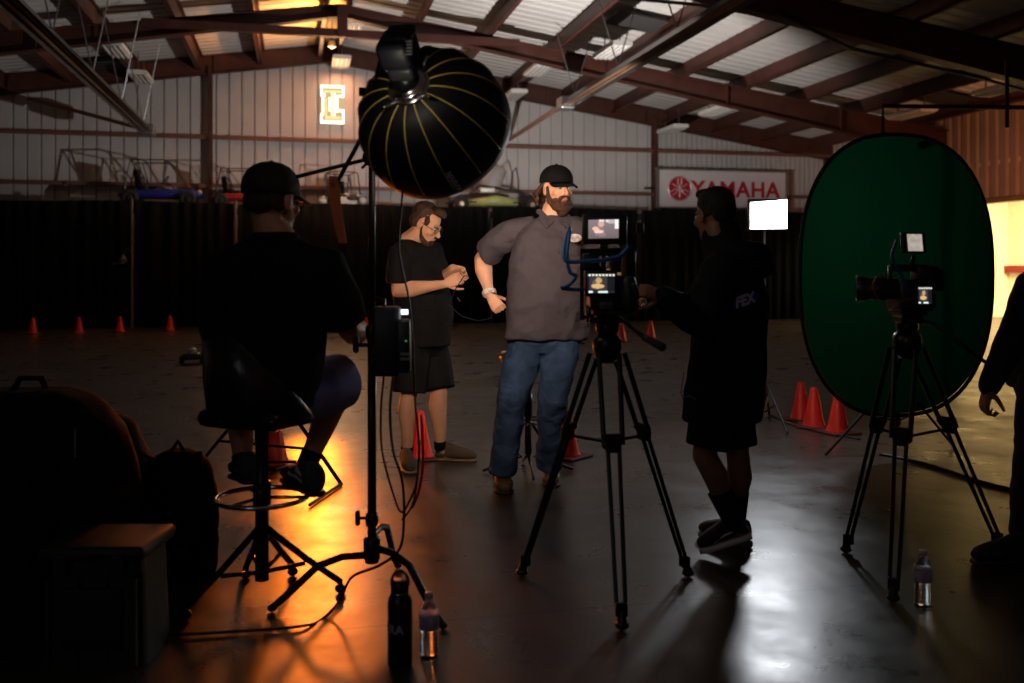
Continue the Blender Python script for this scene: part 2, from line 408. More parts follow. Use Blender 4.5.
# ------------------------------------------------------------------ window sign
def at_wall(px, py, off=.03):
    v = PY(px, py, YB-off); return v
s0, s1 = at_wall(320.5, 123.5), at_wall(344, 86.5)
cx, cz = (s0.x+s1.x)/2, (s0.z+s1.z)/2; w, h = s1.x-s0.x, s1.z-s0.z; ys = YB-.1
t = thing('lit_sign', 'glowing white sign of interlocked block letters high on the rear wall under the ridge', 'sign', (cx, ys, cz-h/2))
SG = emis('sign_glow', (1, .90, .66), 3.4); SW = emis('sign_cream', (1, .82, .42), 1.6)
MB().box((cx, ys+.04, cz), (w*1.02, .05, h*1.02), bev=.03).build('sign_panel', emis('sign_back', (1, .72, .38), .62), t)
def lbar(mb, x0, z0, x1, z1):
    mb.box((cx+(x0+x1)/2*w/2, ys, cz+(z0+z1)/2*h/2), (abs(x1-x0)*w/2, .03, abs(z1-z0)*h/2))
mb = MB()   # outline bars: outer border, T and L
for a in ((-1, .88, 1, 1), (-1, .45, -.86, 1), (.86, .42, 1, 1), (-1, .42, -.6, .55), (-.86, -.55, -.74, .5), (-1, -1, 1, -.86), (-1, -1, -.88, -.5), (.86, -1, 1, -.3), (.5, .4, 1, .5), (.45, -.36, 1, -.26), (.34, -.4, .46, .48), (-.3, -.35, -.2, .35), (-.08, -.6, 0, .62), (.14, -.6, .22, .62)): lbar(mb, *a)
mb.build('sign_tube', SG, t)
mb = MB()
for a in ((-.78, .62, .78, .74), (-.06, -.62, .2, .68), (-.62, -.74, -.46, .34), (-.62, -.76, .7, -.62)): lbar(mb, *a)
mb.build('sign_letter', emis('sign_letter_glow', (1, .8, .30), 1.1), t)
lamp('sign_spill', 'AREA', (cx, ys-.12, cz), 60, (1, .50, .22), (cx, ys-3, cz-.6), shape='RECTANGLE', size=w, size_y=h)
# ------------------------------------------------------------------ YAMAHA sign
s0, s1 = at_wall(658, 208.5, .35), at_wall(786, 171, .35); cx, cz = (s0.x+s1.x)/2, (s0.z+s1.z)/2; w, h = s1.x-s0.x, (at_wall(658, 170, .35)-at_wall(658, 208.5, .35)).z; ys = YB-.35
t = thing('sign_board', 'long white sign board with red YAMAHA lettering and round emblem on the rear wall', 'sign', (cx, ys, cz-h/2))
MB().box((cx, ys+.05, cz), (w, .1, h), bev=.01).build('panel', mat('sign_white', (.62, .56, .58), .35, 0, .03), t)
mb = MB(); fr = .05
for dx, dz, a, c_ in ((0, h/2, w+.1, fr), (0, -h/2, w+.1, fr), (-w/2, 0, fr, h), (w/2, 0, fr, h)): mb.box((cx+dx, ys+.04, cz+dz), (a, .16, c_))
mb.build('sign_frame', mat('sign_frame_alu', (.3, .28, .26), .4, .6), t)
RED = mat('sign_red', (.42, .015, .03), .4, 0, .04)
text('lettering', 'YAMAHA', h*.58, RED, (cx+w*.10, ys-.012, cz-.02), (1, 0, 0), (0, 0, 1), t, ext=.01, sx=1.02, off=.012, space=1.06)
ec = Vector((cx-w/2+w*.163, ys-.01, cz)); er = h*.32
MB().lathe(ec+Vector((0, .01, 0)), [(er, 0), (er, .02)], 40, (0, -1, 0)).build('emblem', RED, t)
mb = MB(); mb.torus(ec+Vector((0, -.012, 0)), er*1.0, er*.055, (0, 1, 0), 40, 6)
for q in range(3):                                                     # three crossed tuning forks
    a = PI/2+q*2*PI/3; d = Vector((math.cos(a), 0, math.sin(a))); s_ = Vector((-d.z, 0, d.x)); c0 = ec+Vector((0, -.015, 0))
    mb.tube([c0-d*er*.75, c0+d*er*.25], er*.05, 6)
    for sg in (-1, 1): mb.tube([c0+d*er*.25, c0+d*er*.36+s_*sg*er*.15, c0+d*er*.85+s_*sg*er*.15], er*.045, 6)
mb.build('emblem_forks', mat('emblem_silver', (.55, .5, .5), .35, .3), t)
mb = MB(); mb.box((cx-w/2-.2, ys+.1, cz+.0), (.3, .05, .05)); mb.box((cx-w/2+.2, ys+.12, cz-h/2-.2), (.08, .08, .5)); mb.box((cx+w/2-.2, ys+.12, cz-h/2-.2), (.08, .08, .5)); mb.box((cx, ys+.2, cz), (w*.9, .2, .05))
mb.build('bracket', BLK, t)

# ------------------------------------------------------------------ roof fixtures
def roofpt(px, py, drop):
    lo = 4.0
    for i in range(4000):
        d = 4+i*.01; v = P(px, py, d)
        if v.z > zr(v.x)-drop or v.y > YB-.8: return v
    return v
LENS = mat('fixture_lens', (.55, .55, .5), .3, 0, .05)
def fixture():
    t = thing('high_bay_light', '', 'ceiling light', (0, 0, 0), 'hanging fluorescent fixtures under the roof')
    mb = MB(); mb.loft([((0, y, .0), (w_, 0, 0), (0, 0, .05)) for y, w_ in ((-.6, .22), (.6, .22))], 16, 6); mb.build('housing', WHITE, t)
    mb = MB()
    for i in range(4): mb.tube([(-.15+.1*i, -.56, -.065), (-.15+.1*i, .56, -.065)], .016, 8)
    mb.build('tube_lamp', LENS, t)
    for y in (-.45, .45): mb = MB(); mb.box((0, y, .26), (.02, .02, .44)); mb.box((0, y, .055), (.3, .03, .02)); mb.build('hanger', GREYM, t)
    return t
fx = [((116, 49), 'white hanging light fixture at the left in the shade between two rafters'), ((141, 77), 'white light fixture over the rear wall left of the ridge'),
      ((341, 62), 'light fixture in amber light directly above the lit letter sign'), ((351, 28), 'light fixture at the ridge tinted violet and amber, under the roof peak'),
      ((539, 69), 'white light fixture right of the softbox, higher of the two there'), ((514, 95), 'white light fixture just right of the softbox close to the rear wall'),
      ((717, 110), 'white light fixture above the red lettered sign, nearer to the viewer'), ((672, 129), 'white light fixture beside the top of the wall column'),
      ((612, 50), 'white light fixture partly hidden by the heater tube'), ((911, 113), 'dim light fixture above the green backdrop'), ((1003, 88), 'dim light fixture at the right edge high above the side opening')]
f0 = None
for (px, py), lb in fx:
    v = roofpt(px, py, .5)
    if f0 is None: f0 = fixture(); f0.location = v; f0['label'] = lb
    else: dup(f0, v, 0, lb)
# small spots: pendant lamp near the ridge
v = P(332, 47, 20.5); t = thing('pendant_lamp', 'small round pendant lamp under the ridge left of the amber fixture', 'lamp', v)
mb = MB(); mb.lathe(v, [(.02, .16), (.07, .12), (.09, 0), (.08, 0)], 16); mb.build('lamp_shade', BLK, t)
MB().ell(v, .04, .04, .04).build('bulb', emis('small_bulb', (1, .7, .5), 4), t); mb = MB(); mb.tube([v+Vector((0, 0, .15)), v+Vector((0, 0, zr(v.x)-v.z-.22))], .01, 6); mb.build('cord', BLK, t)
# added amber area lights below two unlit fixtures, warming the rear wall
for (px, py) in ((341, 62), (351, 28)):
    v = roofpt(px, py, .5); lamp('amber_fill_light', 'AREA', v-Vector((0, 0, .1)), 30, (1, .40, .17), v-Vector((0, 0, 3)), shape='RECTANGLE', size=.35, size_y=1.0)
# dark roof hatches
for (px, py), lb in (((636, 22), 'dark square panel on the roof above the heater'), ((404, 63), 'small dark panel on the roof left of the ridge'), ((950, 100), 'dim square panel on the roof above the green backdrop')):
    if px == 404: px, py = 103, 66
    v = roofpt(px, py, .12); tag(MB().box(v+Vector((0, 0, .0)), (1.0, .9, .03), Matrix.Rotation(math.atan(RS)*(1 if v.x > RX else -1), 3, 'Y')).build('roof_panel', mat('dark_panel', (.03, .028, .026), .7)), lb, 'panel')
# ------------------------------------------------------------------ radiant tube heaters
def heater(x, y0, y1, z, label, side):
    t = thing('tube_heater', label, 'heater', (x, y1, z))
    ref = mat('heater_reflector', (.12, .11, .105), .3, .9)
    mb = MB(); L = [(-.16, -.07), (-.10, .04), (0, .07), (.10, .04), (.16, -.07), (.15, -.075), (.09, .03), (0, .058), (-.09, .03), (-.15, -.075)]
    mb.poly([(x+a, y0, z+b_) for a, b_ in L], (0, y1-y0, 0)); mb.build('reflector', ref, t)
    mb = MB(); mb.tube([(x-.05, y0, z-.02), (x-.05, y1+.1, z-.02)], .035, 12); mb.tube([(x+.06, y0, z-.02), (x+.06, y1+.1, z-.02)], .03, 12); mb.build('heating_tube', mat('heater_tube', (.35, .2, .12), .35, .8), t)
    MB().box((x, y1+.25, z), (.30, .4, .26), bev=.03).build('burner_box', GREYM, t)
    y = y1-.4; k_ = 0
    while y > y0+1 and k_ < 6:
        zt = zr(x)-.2
        mb = MB(); mb.tube([(x, y, z+.08), (x-.35, y+.1, zt)], .012, 5); mb.tube([(x, y, z+.08), (x+.35, y-.1, zt)], .012, 5); mb.build('hanger_chain', GREYM, t); y -= 2.6; k_ += 1
    return t
t = heater(5.5, 6.5, 18.6, 4.75, 'long suspended tube heater running toward the viewer right of the ridge', 1)
mb = MB(); mb.tube([(5.5, 19.0, 4.75), (5.5, YB-.1, 4.72)], .055, 10); mb.build('flue_pipe', mat('flue_rust', (.35, .20, .15), .5, .4), t)
t = heater(-3.2, 6.5, 22.0, 4.40, 'long suspended tube heater at the upper left, in shade', -1)
mb = MB(); mb.tube([(-3.2, 22.45, 4.42), P(28, 98, 20.7)], .045, 8); mb.build('flue_pipe', mat('flue_rust', (.35, .2, .15), .5), t)
MB().lathe(P(149, 131, 20.9), [(.02, 0), (.05, .03), (.05, .08), (.0, .1)], 12).build('end_glint', emis('heater_end_glint', (1, .9, .7), 2.5), t)  # shiny heater end, its glint put in as emission

# ------------------------------------------------------------------ vehicles on the deck
def buggy(name, px, pw, col, label, flip=1, rz=0, zoff=0):
    loc = PY(px, 200, 23.1); loc.z = DZT; s = pw/75*1.0
    t = thing(name, label, 'buggy', (0, 0, 0))
    body = mat('buggy_'+name+str(px), col, .35, 0, .1); tb = mat('cage_tube', (.03, .025, .025), .4, .3)
    mb = MB()
    mb.loft([((-.9, 0, .30), (0, .28, 0), (0, 0, .05)), ((-.5, 0, .34), (0, .36, 0), (0, 0, .11)), ((.3, 0, .34), (0, .36, 0), (0, 0, .12)), ((.75, 0, .36), (0, .26, 0), (0, 0, .12)), ((1.0, 0, .30), (0, .12, 0), (0, 0, .05))], 16, 3); mb.build('body_shell', body, t, smooth=True)
    mb = MB()
    for y in (-.36, .36):
        mb.tube([(-.75, y, .38), (-.62, y, 1.12), (.12, y, 1.14), (.28, y, 1.08), (.72, y*.8, .46)], .019, 6)
        mb.tube([(-.62, y, 1.12), (-.2, y, .42)], .015, 6); mb.tube([(-.25, y, .4), (-.45, y, 1.12)], .015, 6)
    for x, z in ((-.62, 1.12), (.12, 1.14), (-.75, .38), (.72, .46)): mb.tube([(x, -.36, z), (x, .36, z)], .016, 6)
    mb.build('roll_cage', tb, t)
    mb = MB(); mb.box((-.3, 0, .45), (.4, .4, .12), bev=.04); mb.box((-.5, 0, .68), (.12, .4, .5), Matrix.Rotation(-.15, 3, 'Y'), bev=.05); mb.build('seat', BLKF, t)
    mb = MB(); mb.torus((.12, 0, .68), .13, .014, (-.8, 0, .6), 20, 6); mb.tube([(.12, 0, .68), (.4, 0, .42)], .014, 6); mb.build('steering_wheel', BLKP, t)
    for x in (-.62, .68):
        for y in (-.42, .42):
            mb = MB(); mb.torus((x, y, .21), .14, .07, (0, 1, 0), 20, 8); mb.lathe((x, y-.05, .21), [(.09, 0), (.1, .05), (.09, .1)], 14, (0, 1, 0)); mb.build('wheel', mat('tyre_rubber', (.02, .02, .02), .8), t, smooth=True)
    for y in (-.15, .15): mb = MB(); mb.ell((.92, y, .40), .05, .05, .05); mb.build('headlight', mat('headlight_glass', (.6, .55, .5), .2), t, smooth=True)
    t.location = loc; t.rotation_euler.z = rz; t.scale = (s, s, s); return t
buggy('racing_buggy', 160, 72, (.02, .03, .25), 'small blue buggy with dark roll cage, leftmost on the rear deck')
buggy('racing_buggy', 243, 62, (.40, .02, .02), 'small red buggy with roll cage behind the seated man\'s head', rz=.1)
t = buggy('racing_buggy', 343, 62, (.05, .03, .03), 'dark buggy facing the viewer with round headlights under the orange strap', rz=-PI/2+.25)
# white bumper plate and big round headlights of the facing buggy
mb = MB(); c = PY(347, 200.5, 22.35); mb.box(c, (.46, .03, .17), bev=.01); o_ = mb.build('number_plate', mat('plate_white', (.75, .7, .62), .4)); tag(o_, 'blank white plate on the deck edge between two round headlamps', 'plate')
for px, lb in ((323, 'round headlamp on the deck edge left of the white plate'), (363, 'round headlamp on the deck edge right of the white plate')):
    c = PY(px, 200.5, 22.35); tt = thing('headlamp', lb, 'headlamp', c); MB().torus(c, .09, .018, (0, 1, 0)).build('rim', GREYM, tt); MB().ell(c, .08, .04, .08).build('lens', mat('headlight_glass', (.6, .55, .5), .2), tt, smooth=True)
# yellow-green go kart right of softbox
def kart():
    c = PY(492, 200, 22.95); c.z = DZT; t = thing('go_kart', 'low yellow-green go-kart on the deck between softbox and bearded man', 'go-kart', (0, 0, 0))
    mb = MB(); mb.loft([((-.5, 0, .18), (0, .3, 0), (0, 0, .08)), ((0, 0, .24), (0, .38, 0), (0, 0, .13)), ((.5, 0, .2), (0, .3, 0), (0, 0, .1))], 16, 3); mb.build('side_pod', mat('kart_yellow_green', (.42, .45, .16), .35), t, smooth=True)
    mb = MB(); mb.tube([(-.95, -.3, .2), (.95, -.3, .2), (.95, .3, .2), (-.95, .3, .2)], .02, 6, closed=True); mb.tube([(.0, -.3, .5), (.5, -.3, .42), (.95, -.3, .22)], .03, 6); mb.tube([(.35, -.2, .44), (.40, -.2, .85), (.5, -.1, .95), (.6, .1, .7), (.6, .1, .4)], .015, 6); mb.tube([(-.6, -.2, .3), (-.3, -.2, .55), (.1, -.2, .5)], .025, 6); mb.build('chassis_tube', mat('kart_black', (.03, .03, .03), .4), t)
    mb = MB(); mb.loft([((.02, 0, .42), (.1, 0, 0), (0, .2, 0)), ((-.03, 0, .6), (.24, 0, 0), (0, .22, 0)), ((.05, 0, .85), (.26, 0, 0), (0, .18, .0)), ((.1, 0, 1.0), (.14, 0, 0), (0, .1, .0))], 18, 2.2); mb.build('seat', mat('kart_seat_grey', (.28, .26, .25), .6, bump=.3, bscale=25), t, smooth=True)
    mb = MB(); mb.box((-.15, -.2, .45), (.35, .2, .12), bev=.03); mb.build('engine', mat('engine_alloy', (.5, .48, .45), .35, .6), t)
    for x in (-.72, .78):
        for y in (-.4, .4):
            mb = MB(); mb.torus((x, y, .15), .10, .055, (0, 1, 0), 20, 8); mb.build('wheel', mat('tyre_rubber', (.02, .02, .02), .8), t, smooth=True)
            mb = MB(); mb.lathe((x, y-.04, .15), [(.04, 0), (.075, .02), (.075, .06), (.04, .08)], 14, (0, 1, 0)); mb.build('hub', mat('hub_bronze', (.5, .36, .25), .4, .6), t)
    t.location = c; t.scale = (1.18,)*3
kart()
# ------------------------------------------------------------------ cones
def cone_proto():
    t = thing('traffic_cone', '', 'cone', (0, 0, 0), 'orange traffic cones on the hall floor')
    CO = mat('cone_orange', (.85, .03, .018), .45, 0, .05, emit=None)
    b = CO.node_tree.nodes['Principled BSDF']; b.inputs['Subsurface Weight'].default_value = 0
    MB().lathe((0, 0, .012), [(.095, 0), (.085, .012), (.072, .05), (.026, .285), (.022, .295), (.012, .295)], 24).build('cone_body', CO, t, smooth=True)
    MB().box((0, 0, .008), (.25, .25, .016), bev=.007).build('base', mat('cone_base', (.12, .02, .012), .6), t)
    return t
cones = [((801, 420), 'orange traffic cone left of two others beside the green backdrop'), ((814, 427), 'middle orange traffic cone of the three by the green backdrop'), ((838, 433), 'orange traffic cone partly behind the edge of the green backdrop'),
         ((275, 465), 'orange traffic cone seen beneath the stool of the seated man'), ((420, 458), 'orange traffic cone standing between the legs of the man in shorts and tee'), ((567, 457), 'orange traffic cone beside the bearded man\'s right-hand boot in the picture'),
         ((33, 334), 'leftmost small distant cone by the drapes'), ((79, 333), 'second small distant cone from the left by the drapes'), ((120, 332), 'third small distant cone from the left by the drapes'), ((170, 331), 'fourth small distant cone from the left, nearest the seated man'),
         ((366, 333), 'distant cone just left of the softbox stand'), ((622, 342), 'distant cone seen right of the centre camera, left of its neighbour'), ((651, 338), 'distant cone behind the elbow of the man in the hoodie')]
cp = cone_proto()
for i, ((px, py), lb) in enumerate(cones):
    v = G(px, py); s = 1.05
    if i == 0: cp.location = v; cp['label'] = lb; cp.scale = (s,)*3; cp.rotation_euler.z = .3
    else: dup(cp, v, .3+i*.7, lb, s)
# ------------------------------------------------------------------ people
def V3(t): return Vector(t)
def head_prims(mb, C, f, u, s=1.0):
    f = Vector(f).normalized(); u = Vector(u); u = (u-f*u.dot(f)).normalized(); r = f.cross(u)
    M = Matrix((r, f, u)).transposed()*s
    Mr = Matrix((r, f, u)).transposed()
    q = lambda x, y, z: C+M@Vector((x, y, z))
    e = lambda c, a, b_, c_: mb.ell(q(*c), a*s, b_*s, c_*s, Mr)
    e((0, -.015, .04), .076, .095, .082); e((0, .03, -.01), .064, .062, .085); e((0, .038, -.075), .048, .045, .038)
    e((0, .070, -.098), .022, .022, .018)
    mb.tube([q(0, .088, .018), q(0, .102, -.002), q(0, .114, -.022)], [.008*s, .010*s, .013*s], 8, rnd=True)
    e((0, .104, -.026), .017, .010, .009)
    e((0, .082, .026), .050, .014, .010); e((.038, .062, -.02), .026, .024, .024); e((-.038, .062, -.02), .026, .024, .024)
    e((0, .088, -.052), .024, .012, .006); e((0, .086, -.063), .021, .012, .007)
    for sx in (-1, 1):
        c = (sx*.077, -.004, -.002); e(c, .010, .022, .032); e((sx*.080, .0, .022), .010, .016, .012)
    return q, M, Mr
def hand_prims(mb, wr, d, nrm, s=1.0, curl=.5, thumb=1):
    # wr wrist, d direction of palm, nrm palm normal (fingers curl towards it), thumb side sign
    d = Vector(d).normalized(); nrm = Vector(nrm); nrm = (nrm-d*nrm.dot(d)).normalized(); sd = d.cross(nrm)*thumb
    secs = [(wr, sd*.026*s, nrm*.019*s), (wr+d*.03*s, sd*.036*s, nrm*.016*s), (wr+d*.075*s, sd*.042*s, nrm*.014*s), (wr+d*.092*s, sd*.040*s, nrm*.011*s)]
    mb.loft(secs, 12, 2.4)
    for i, (o_, L, c_) in enumerate(((.031, .076, .0), (.010, .085, .08), (-.011, .078, .14), (-.031, .062, .22))):
        p = wr+d*.088*s+sd*o_*s; ang = (curl+c_)*.55; pts = [p]; rs = [.0088*s]
        for k, fr in enumerate((.44, .31, .25)):
            dd = d*math.cos(ang)+nrm*math.sin(ang)+sd*o_*1.5; p = p+dd.normalized()*L*fr*s; pts.append(p); rs.append((.0082-.0008*k)*s); ang += (curl+c_)*1.15
        mb.tube(pts, rs, 8, rnd=True)
    p = wr+d*.025*s+sd*.026*s; pts = [p]
    for L, a in ((.036, .9), (.032, .6), (.024, .35)):
        dd = d*math.cos(a)+sd*math.sin(a)*.9+nrm*(.35+curl*.35); p = p+dd.normalized()*L*s; pts.append(p)
    mb.tube(pts, [.014*s, .0115*s, .0095*s, .008*s], 8, rnd=True)
def perp(v, d): v = Vector(v); d = Vector(d).normalized(); v = v-d*v.dot(d); return v.normalized()
def torso(mb, J, secs, lat, fwd, power=2.3):
    # secs: (t along pelvis(0)->neck(1), halfwidth, halfdepth, forward offset); follows pelvis, chest, neck curve
    P0, P1, P2 = J['pelvis'], J['chest'], J['neck']; out = []
    for t, a, b_, o_ in secs:
        if t <= .6: c = P0+(P1-P0)*(t/.6)
        else: c = P1+(P2-P1)*((t-.6)/.4)
        out.append((c+fwd*o_, lat*a, fwd*b_))
    mb.loft(out, 28, power)
def figure(name, label, J, head, s=1.0, skin=None, bulk=1.0, hands=None, voxel=.0055):
    lat, fwd = J['lat'], J['fwd']; mb = MB()
    q, M, Mr = head_prims(mb, J['head'], *head, s)
    nk = J['neck']
    mb.tube([nk-UP*.04, nk, q(0, -.02, -.07), q(0, -.01, -.02)], [.066*s*bulk, .060*s*bulk, .055*s, .055*s], 14)
    torso(mb, J, [(-.12, .10*bulk, .08*bulk, 0), (0, .155*bulk, .105*bulk, 0), (.3, .14*bulk, .10*bulk, 0), (.6, .155*bulk, .11*bulk, 0), (.85, .15*bulk, .085*bulk, 0), (.96, .09, .06, 0)], lat, fwd)
    for k in 'LR':
        sh, el, wr, hd = J['sh'+k], J['el'+k], J['wr'+k], J['hd'+k]
        mb.tube([nk-UP*.06, sh-UP*.01], [.035*s, .046*s], 12, rnd=True)
        mb.tube([sh, sh.lerp(el, .5), el], [.055*s*bulk, .050*s*bulk, .041*s], 12, rnd=True)
        mb.tube([el, el.lerp(wr, .3), el.lerp(wr, .7), wr], [.041*s, .045*s*bulk, .034*s, .027*s], 12, rnd=True)
        hi, kn, an = J['hip'+k], J['kn'+k], J['an'+k]; to = J['to'+k]; he = J['he'+k]
        mb.tube([hi, hi.lerp(kn, .5), kn], [.082*s*bulk, .074*s*bulk, .053*s], 14, rnd=True)
        bk = -perp(fwd, kn-an)
        mb.tube([kn, kn.lerp(an, .3)+bk*.012, kn.lerp(an, .65), an], [.053*s, .058*s, .044*s, .034*s], 14, rnd=True)
        mb.tube([an, he.lerp(to, .25)+UP*.04], [.034*s, .030*s], 10, rnd=True)
        mb.tube([he.lerp(to, .1)+UP*.042, he.lerp(to, .5)+UP*.042, he.lerp(to, .84)+UP*.034], [.024*s, .026*s, .015*s], 10, rnd=True)
        if hands and k in hands:
            d, nrm, curl, th = hands[k]; hand_prims(mb, wr, d, nrm, s*.98, curl, th)
        else: hand_prims(mb, wr, hd-wr, fwd, s*.98, .5, 1)
    g = min(J['heL'].z, J['heR'].z, J['toL'].z, J['toR'].z)
    o = mb.build('person', skin, None, remesh=voxel, sm=3, origin=(J['pelvis'].x, J['pelvis'].y, max(0, g)))
    tag(o, label, 'person')
    return o, q, Mr
def fold(amp, sx, sz, seed=0):
    def f(p):
        v = Vector((p.x*sx+seed, p.y*sx, p.z*sz)); a = noise.noise(v); b_ = noise.noise(v*2.3+Vector((5, 2, 1)))
        return amp*((1-abs(a)*2.2)*.7+b_*.4)
    return f
def shoe(kind, an, he, to, s, m, sole_m, parent, label=None, thick=.017):
    d = (to-he).normalized(); L = (to-he).length; sd = perp(Vector((-d.y, d.x, 0)), d); u = d.cross(sd)
    if u.z < 0: u = -u
    mb = MB(); secs = []
    for t, w, h in ((-.03, .024, .03), (.02, .036, .056), (.15, .040, .064), (.35, .040, .058), (.55, .046, .046), (.78, .050, .037), (.93, .042, .030), (1.04, .024, .020)):
        secs.append((he+d*L*t+u*(thick+h*.85), sd*w*s, u*h*.85))
    mb.loft(secs, 18, 2.4)
    if kind == 'boot': mb.tube([he+d*L*.2+u*.05, an+UP*.05], [.045*s, .05*s], 14)
    else: mb.tube([he+d*L*.2+u*.06, he+d*L*.2+u*.095+UP*.005], [.040*s, .041*s], 14)
    o = mb.build('shoe' if kind != 'boot' else 'boot', m, parent, remesh=.005, sm=3)
    mb = MB(); secs = []
    for t, w in ((-.05, .022), (.0, .036), (.15, .040), (.35, .038), (.55, .046), (.78, .051), (.94, .042), (1.05, .022)):
        secs.append((he+d*L*t+u*thick*.5, sd*w*s, u*thick*.55))
    mb.loft(secs, 18, 4); q_ = mb.build('sole', sole_m, o, smooth=True)
    return o
def sock(an, kn, frac, r0, r1, m, parent, name='sock'):
    mb = MB(); mb.tube([an+(an-kn).normalized()*.02, an, an.lerp(kn, frac)], [r0, r0, r1], 14); return mb.build(name, m, parent, smooth=True)
def eyes(q, s, parent, Mr):
    for sx in (-1, 1):
        mb = MB(); mb.ell(q(sx*.032, .080, .006), .0135*s, .012*s, .010*s, Mr); e = mb.build('eye', mat('eye_white', (.6, .57, .52), .3), parent, smooth=True)
        mb = MB(); mb.ell(q(sx*.032, .0895, .006), .005*s, .004*s, .005*s, Mr); mb.build('iris', mat('iris_dark', (.03, .02, .015), .2), e, smooth=True)
        mb = MB(); mb.tube([q(sx*.014, .096, .020), q(sx*.032, .098, .026), q(sx*.052, .082, .021)], [.003, .0045, .002], 6); mb.build('eyebrow', mat('brow_hair', (.05, .025, .012), .9), parent)
SK1 = mat('skin_warm', (.60, .31, .19), .5, 0, .08, 12, bump=.08, bscale=60, bdist=.003)
SK2 = mat('skin_tan', (.50, .24, .14), .5, 0, .08, 12, bump=.08, bscale=60, bdist=.003)
SK3 = mat('skin_brown', (.22, .10, .055), .5, 0, .08, 12, bump=.08, bscale=60, bdist=.003)
HAIRB = mat('hair_brown', (.040, .016, .007), .65, 0, .4, 60, bump=.8, bscale=90, stretch=(1, 1, .3))
HAIRD = mat('hair_dark', (.012, .009, .008), .7, 0, .4, 60, bump=.8, bscale=90)

def bend_to(o, tgt, off=.003):
    # wrap a flat print onto the cloth of tgt
    a = wloc(o); b_ = wloc(tgt)
    for v in o.data.vertices:
        w_ = v.co+a; ok, lc, nn, _ = tgt.closest_point_on_mesh(w_-b_)
        if ok: v.co = lc+b_+nn*off-a
# ---- the bearded man in the grey shirt
d0 = 5.45
lat = (RT*.97+FW*.2).normalized(); fwd = Vector((-FW.x, -FW.y, 0)); fwd = (fwd*.97+RT*.2).normalized(); lat = Vector((fwd.y, -fwd.x, 0)); lat = -lat if lat.dot(RT) < 0 else lat
J = dict(lat=lat, fwd=fwd, pelvis=P(546, 330, d0), chest=P(549, 262, d0), neck=P(552, 216, d0), head=P(557, 190, d0-.03),
    shL=P(506, 235, d0+.04), elL=P(481, 259, d0+.20), wrL=P(490, 296, d0+.10), hdL=P(500, 310, d0+.06),
    shR=P(591, 235, d0-.02), elR=P(616, 265, d0+.16), wrR=P(604, 298, d0+.1), hdR=P(596, 308, d0+.05),
    hipL=P(529, 335, d0), hipR=P(563, 335, d0), knL=P(512, 399, d0-.06), knR=P(553, 398, d0-.04), anL=P(502, 470, d0+.02), anR=P(549, 463, d0+.2))
J['heL'] = G(500, 484.5); J['toL'] = G(505, 494.5); J['heR'] = G(550, 478); J['toR'] = G(551.5, 488)
for k in 'LR':
    v = (J['to'+k]-J['he'+k]); v.z = 0; J['to'+k] = J['he'+k]+v.normalized()*.26
hf = (RT*.46-FW*.88-UP*.05)
bdy, q, Mr = figure('person', 'tall bearded man in black cap and grey button shirt with jeans, hand on hip', J, (hf, UP), 1.0, SK1, 1.18,
    hands={'L': (J['hdL']-J['wrL'], -fwd*.9+RT*.3, 1.5, 1), 'R': (J['hdR']-J['wrR'], -lat*.4-fwd*.9, 1.0, -1)})
s = 1.0; eyes(q, s, bdy, Mr)
SHIRT = mat('grey_shirt_cloth', (.054, .047, .056), .85, 0, .06, 20, bump=.55, bscale=7, bdist=.05, dist=.8, spec=.15)
mb = MB(); torso(mb, J, [(-.07, .238, .150, .01), (0, .240, .158, .01), (.25, .236, .165, .015), (.5, .230, .160, .01), (.72, .222, .145, .0), (.86, .18, .115, -.005), (.95, .115, .085, -.005), (.99, .075, .068, 0)], lat, fwd, 2.2)
for k in 'LR':
    sh, el = J['sh'+k], J['el'+k]; e2 = sh.lerp(el, .74)
    mb.tube([J['neck'].lerp(sh, .35)-UP*.02, sh.lerp(J['neck'], .1)+UP*.0, sh.lerp(el, .40), e2], [.060, .076, .078, .078], 16)
sh_o = mb.build('shirt', SHIRT, bdy, remesh=.008, sm=4, disp=fold(.017, 6, 8, 3))
# collar flaps, placket, buttons, chest badge
cN = J['neck']+UP*.005
for sg in (-1, 1):
    a = cN+lat*sg*.015+fwd*.100-UP*.045; b1 = cN+lat*sg*.078+fwd*.03+UP*.03; c1 = cN+lat*sg*.10+fwd*.078-UP*.035; c2 = cN+lat*sg*.06+fwd*.118-UP*.085
    MB().poly([a, b1, c1, c2], fwd*.006+UP*.004).build('collar', SHIRT, sh_o)
mb = MB(); mb.tube([cN+lat*(.075*math.cos(a_))-fwd*(.065*math.sin(a_))+UP*.02 for a_ in np.linspace(-.1, PI+.1, 12)], .018, 8); mb.build('collar', SHIRT, sh_o, smooth=True)
mb = MB()
for i in range(31):
    c = J['neck'].lerp(J['pelvis'], .10+.93*i/30)+fwd*.19
    for u in (-1, -.5, 0, .5, 1): mb.v.append(c+lat*(.006+u*.018))
for i in range(30):
    for j in range(4): mb.f.append([i*5+j, i*5+j+1, i*5+j+6, i*5+j+5])
pk = mb.build('placket', SHIRT, sh_o, smooth=True); bend_to(pk, sh_o, .003)
for i in range(6):
    c = J['chest'].lerp(J['pelvis'], (i-1.6)/4.2)+fwd*.172+lat*.006
    if i == 0: c = J['chest'].lerp(J['neck'], .45)+fwd*.14+lat*.006
    MB().lathe(c, [(.006, 0), (.006, .004)], 10, fwd).build('button', BLKP, sh_o)
c = P(575, 238, 5.27); mb = MB(); mb.ell(c, .038, .006, .024, Matrix((RT, FW, UP)).transposed()); badge = mb.build('embroidered_badge', mat('badge_thread', (.35, .33, .33), .8, 0, .6, 60), sh_o)
JEAN = mat('blue_denim', (.024, .046, .095), .85, 0, .5, 9, bump=.6, bscale=8, bdist=.05, dist=1, spec=.2)
mb = MB()
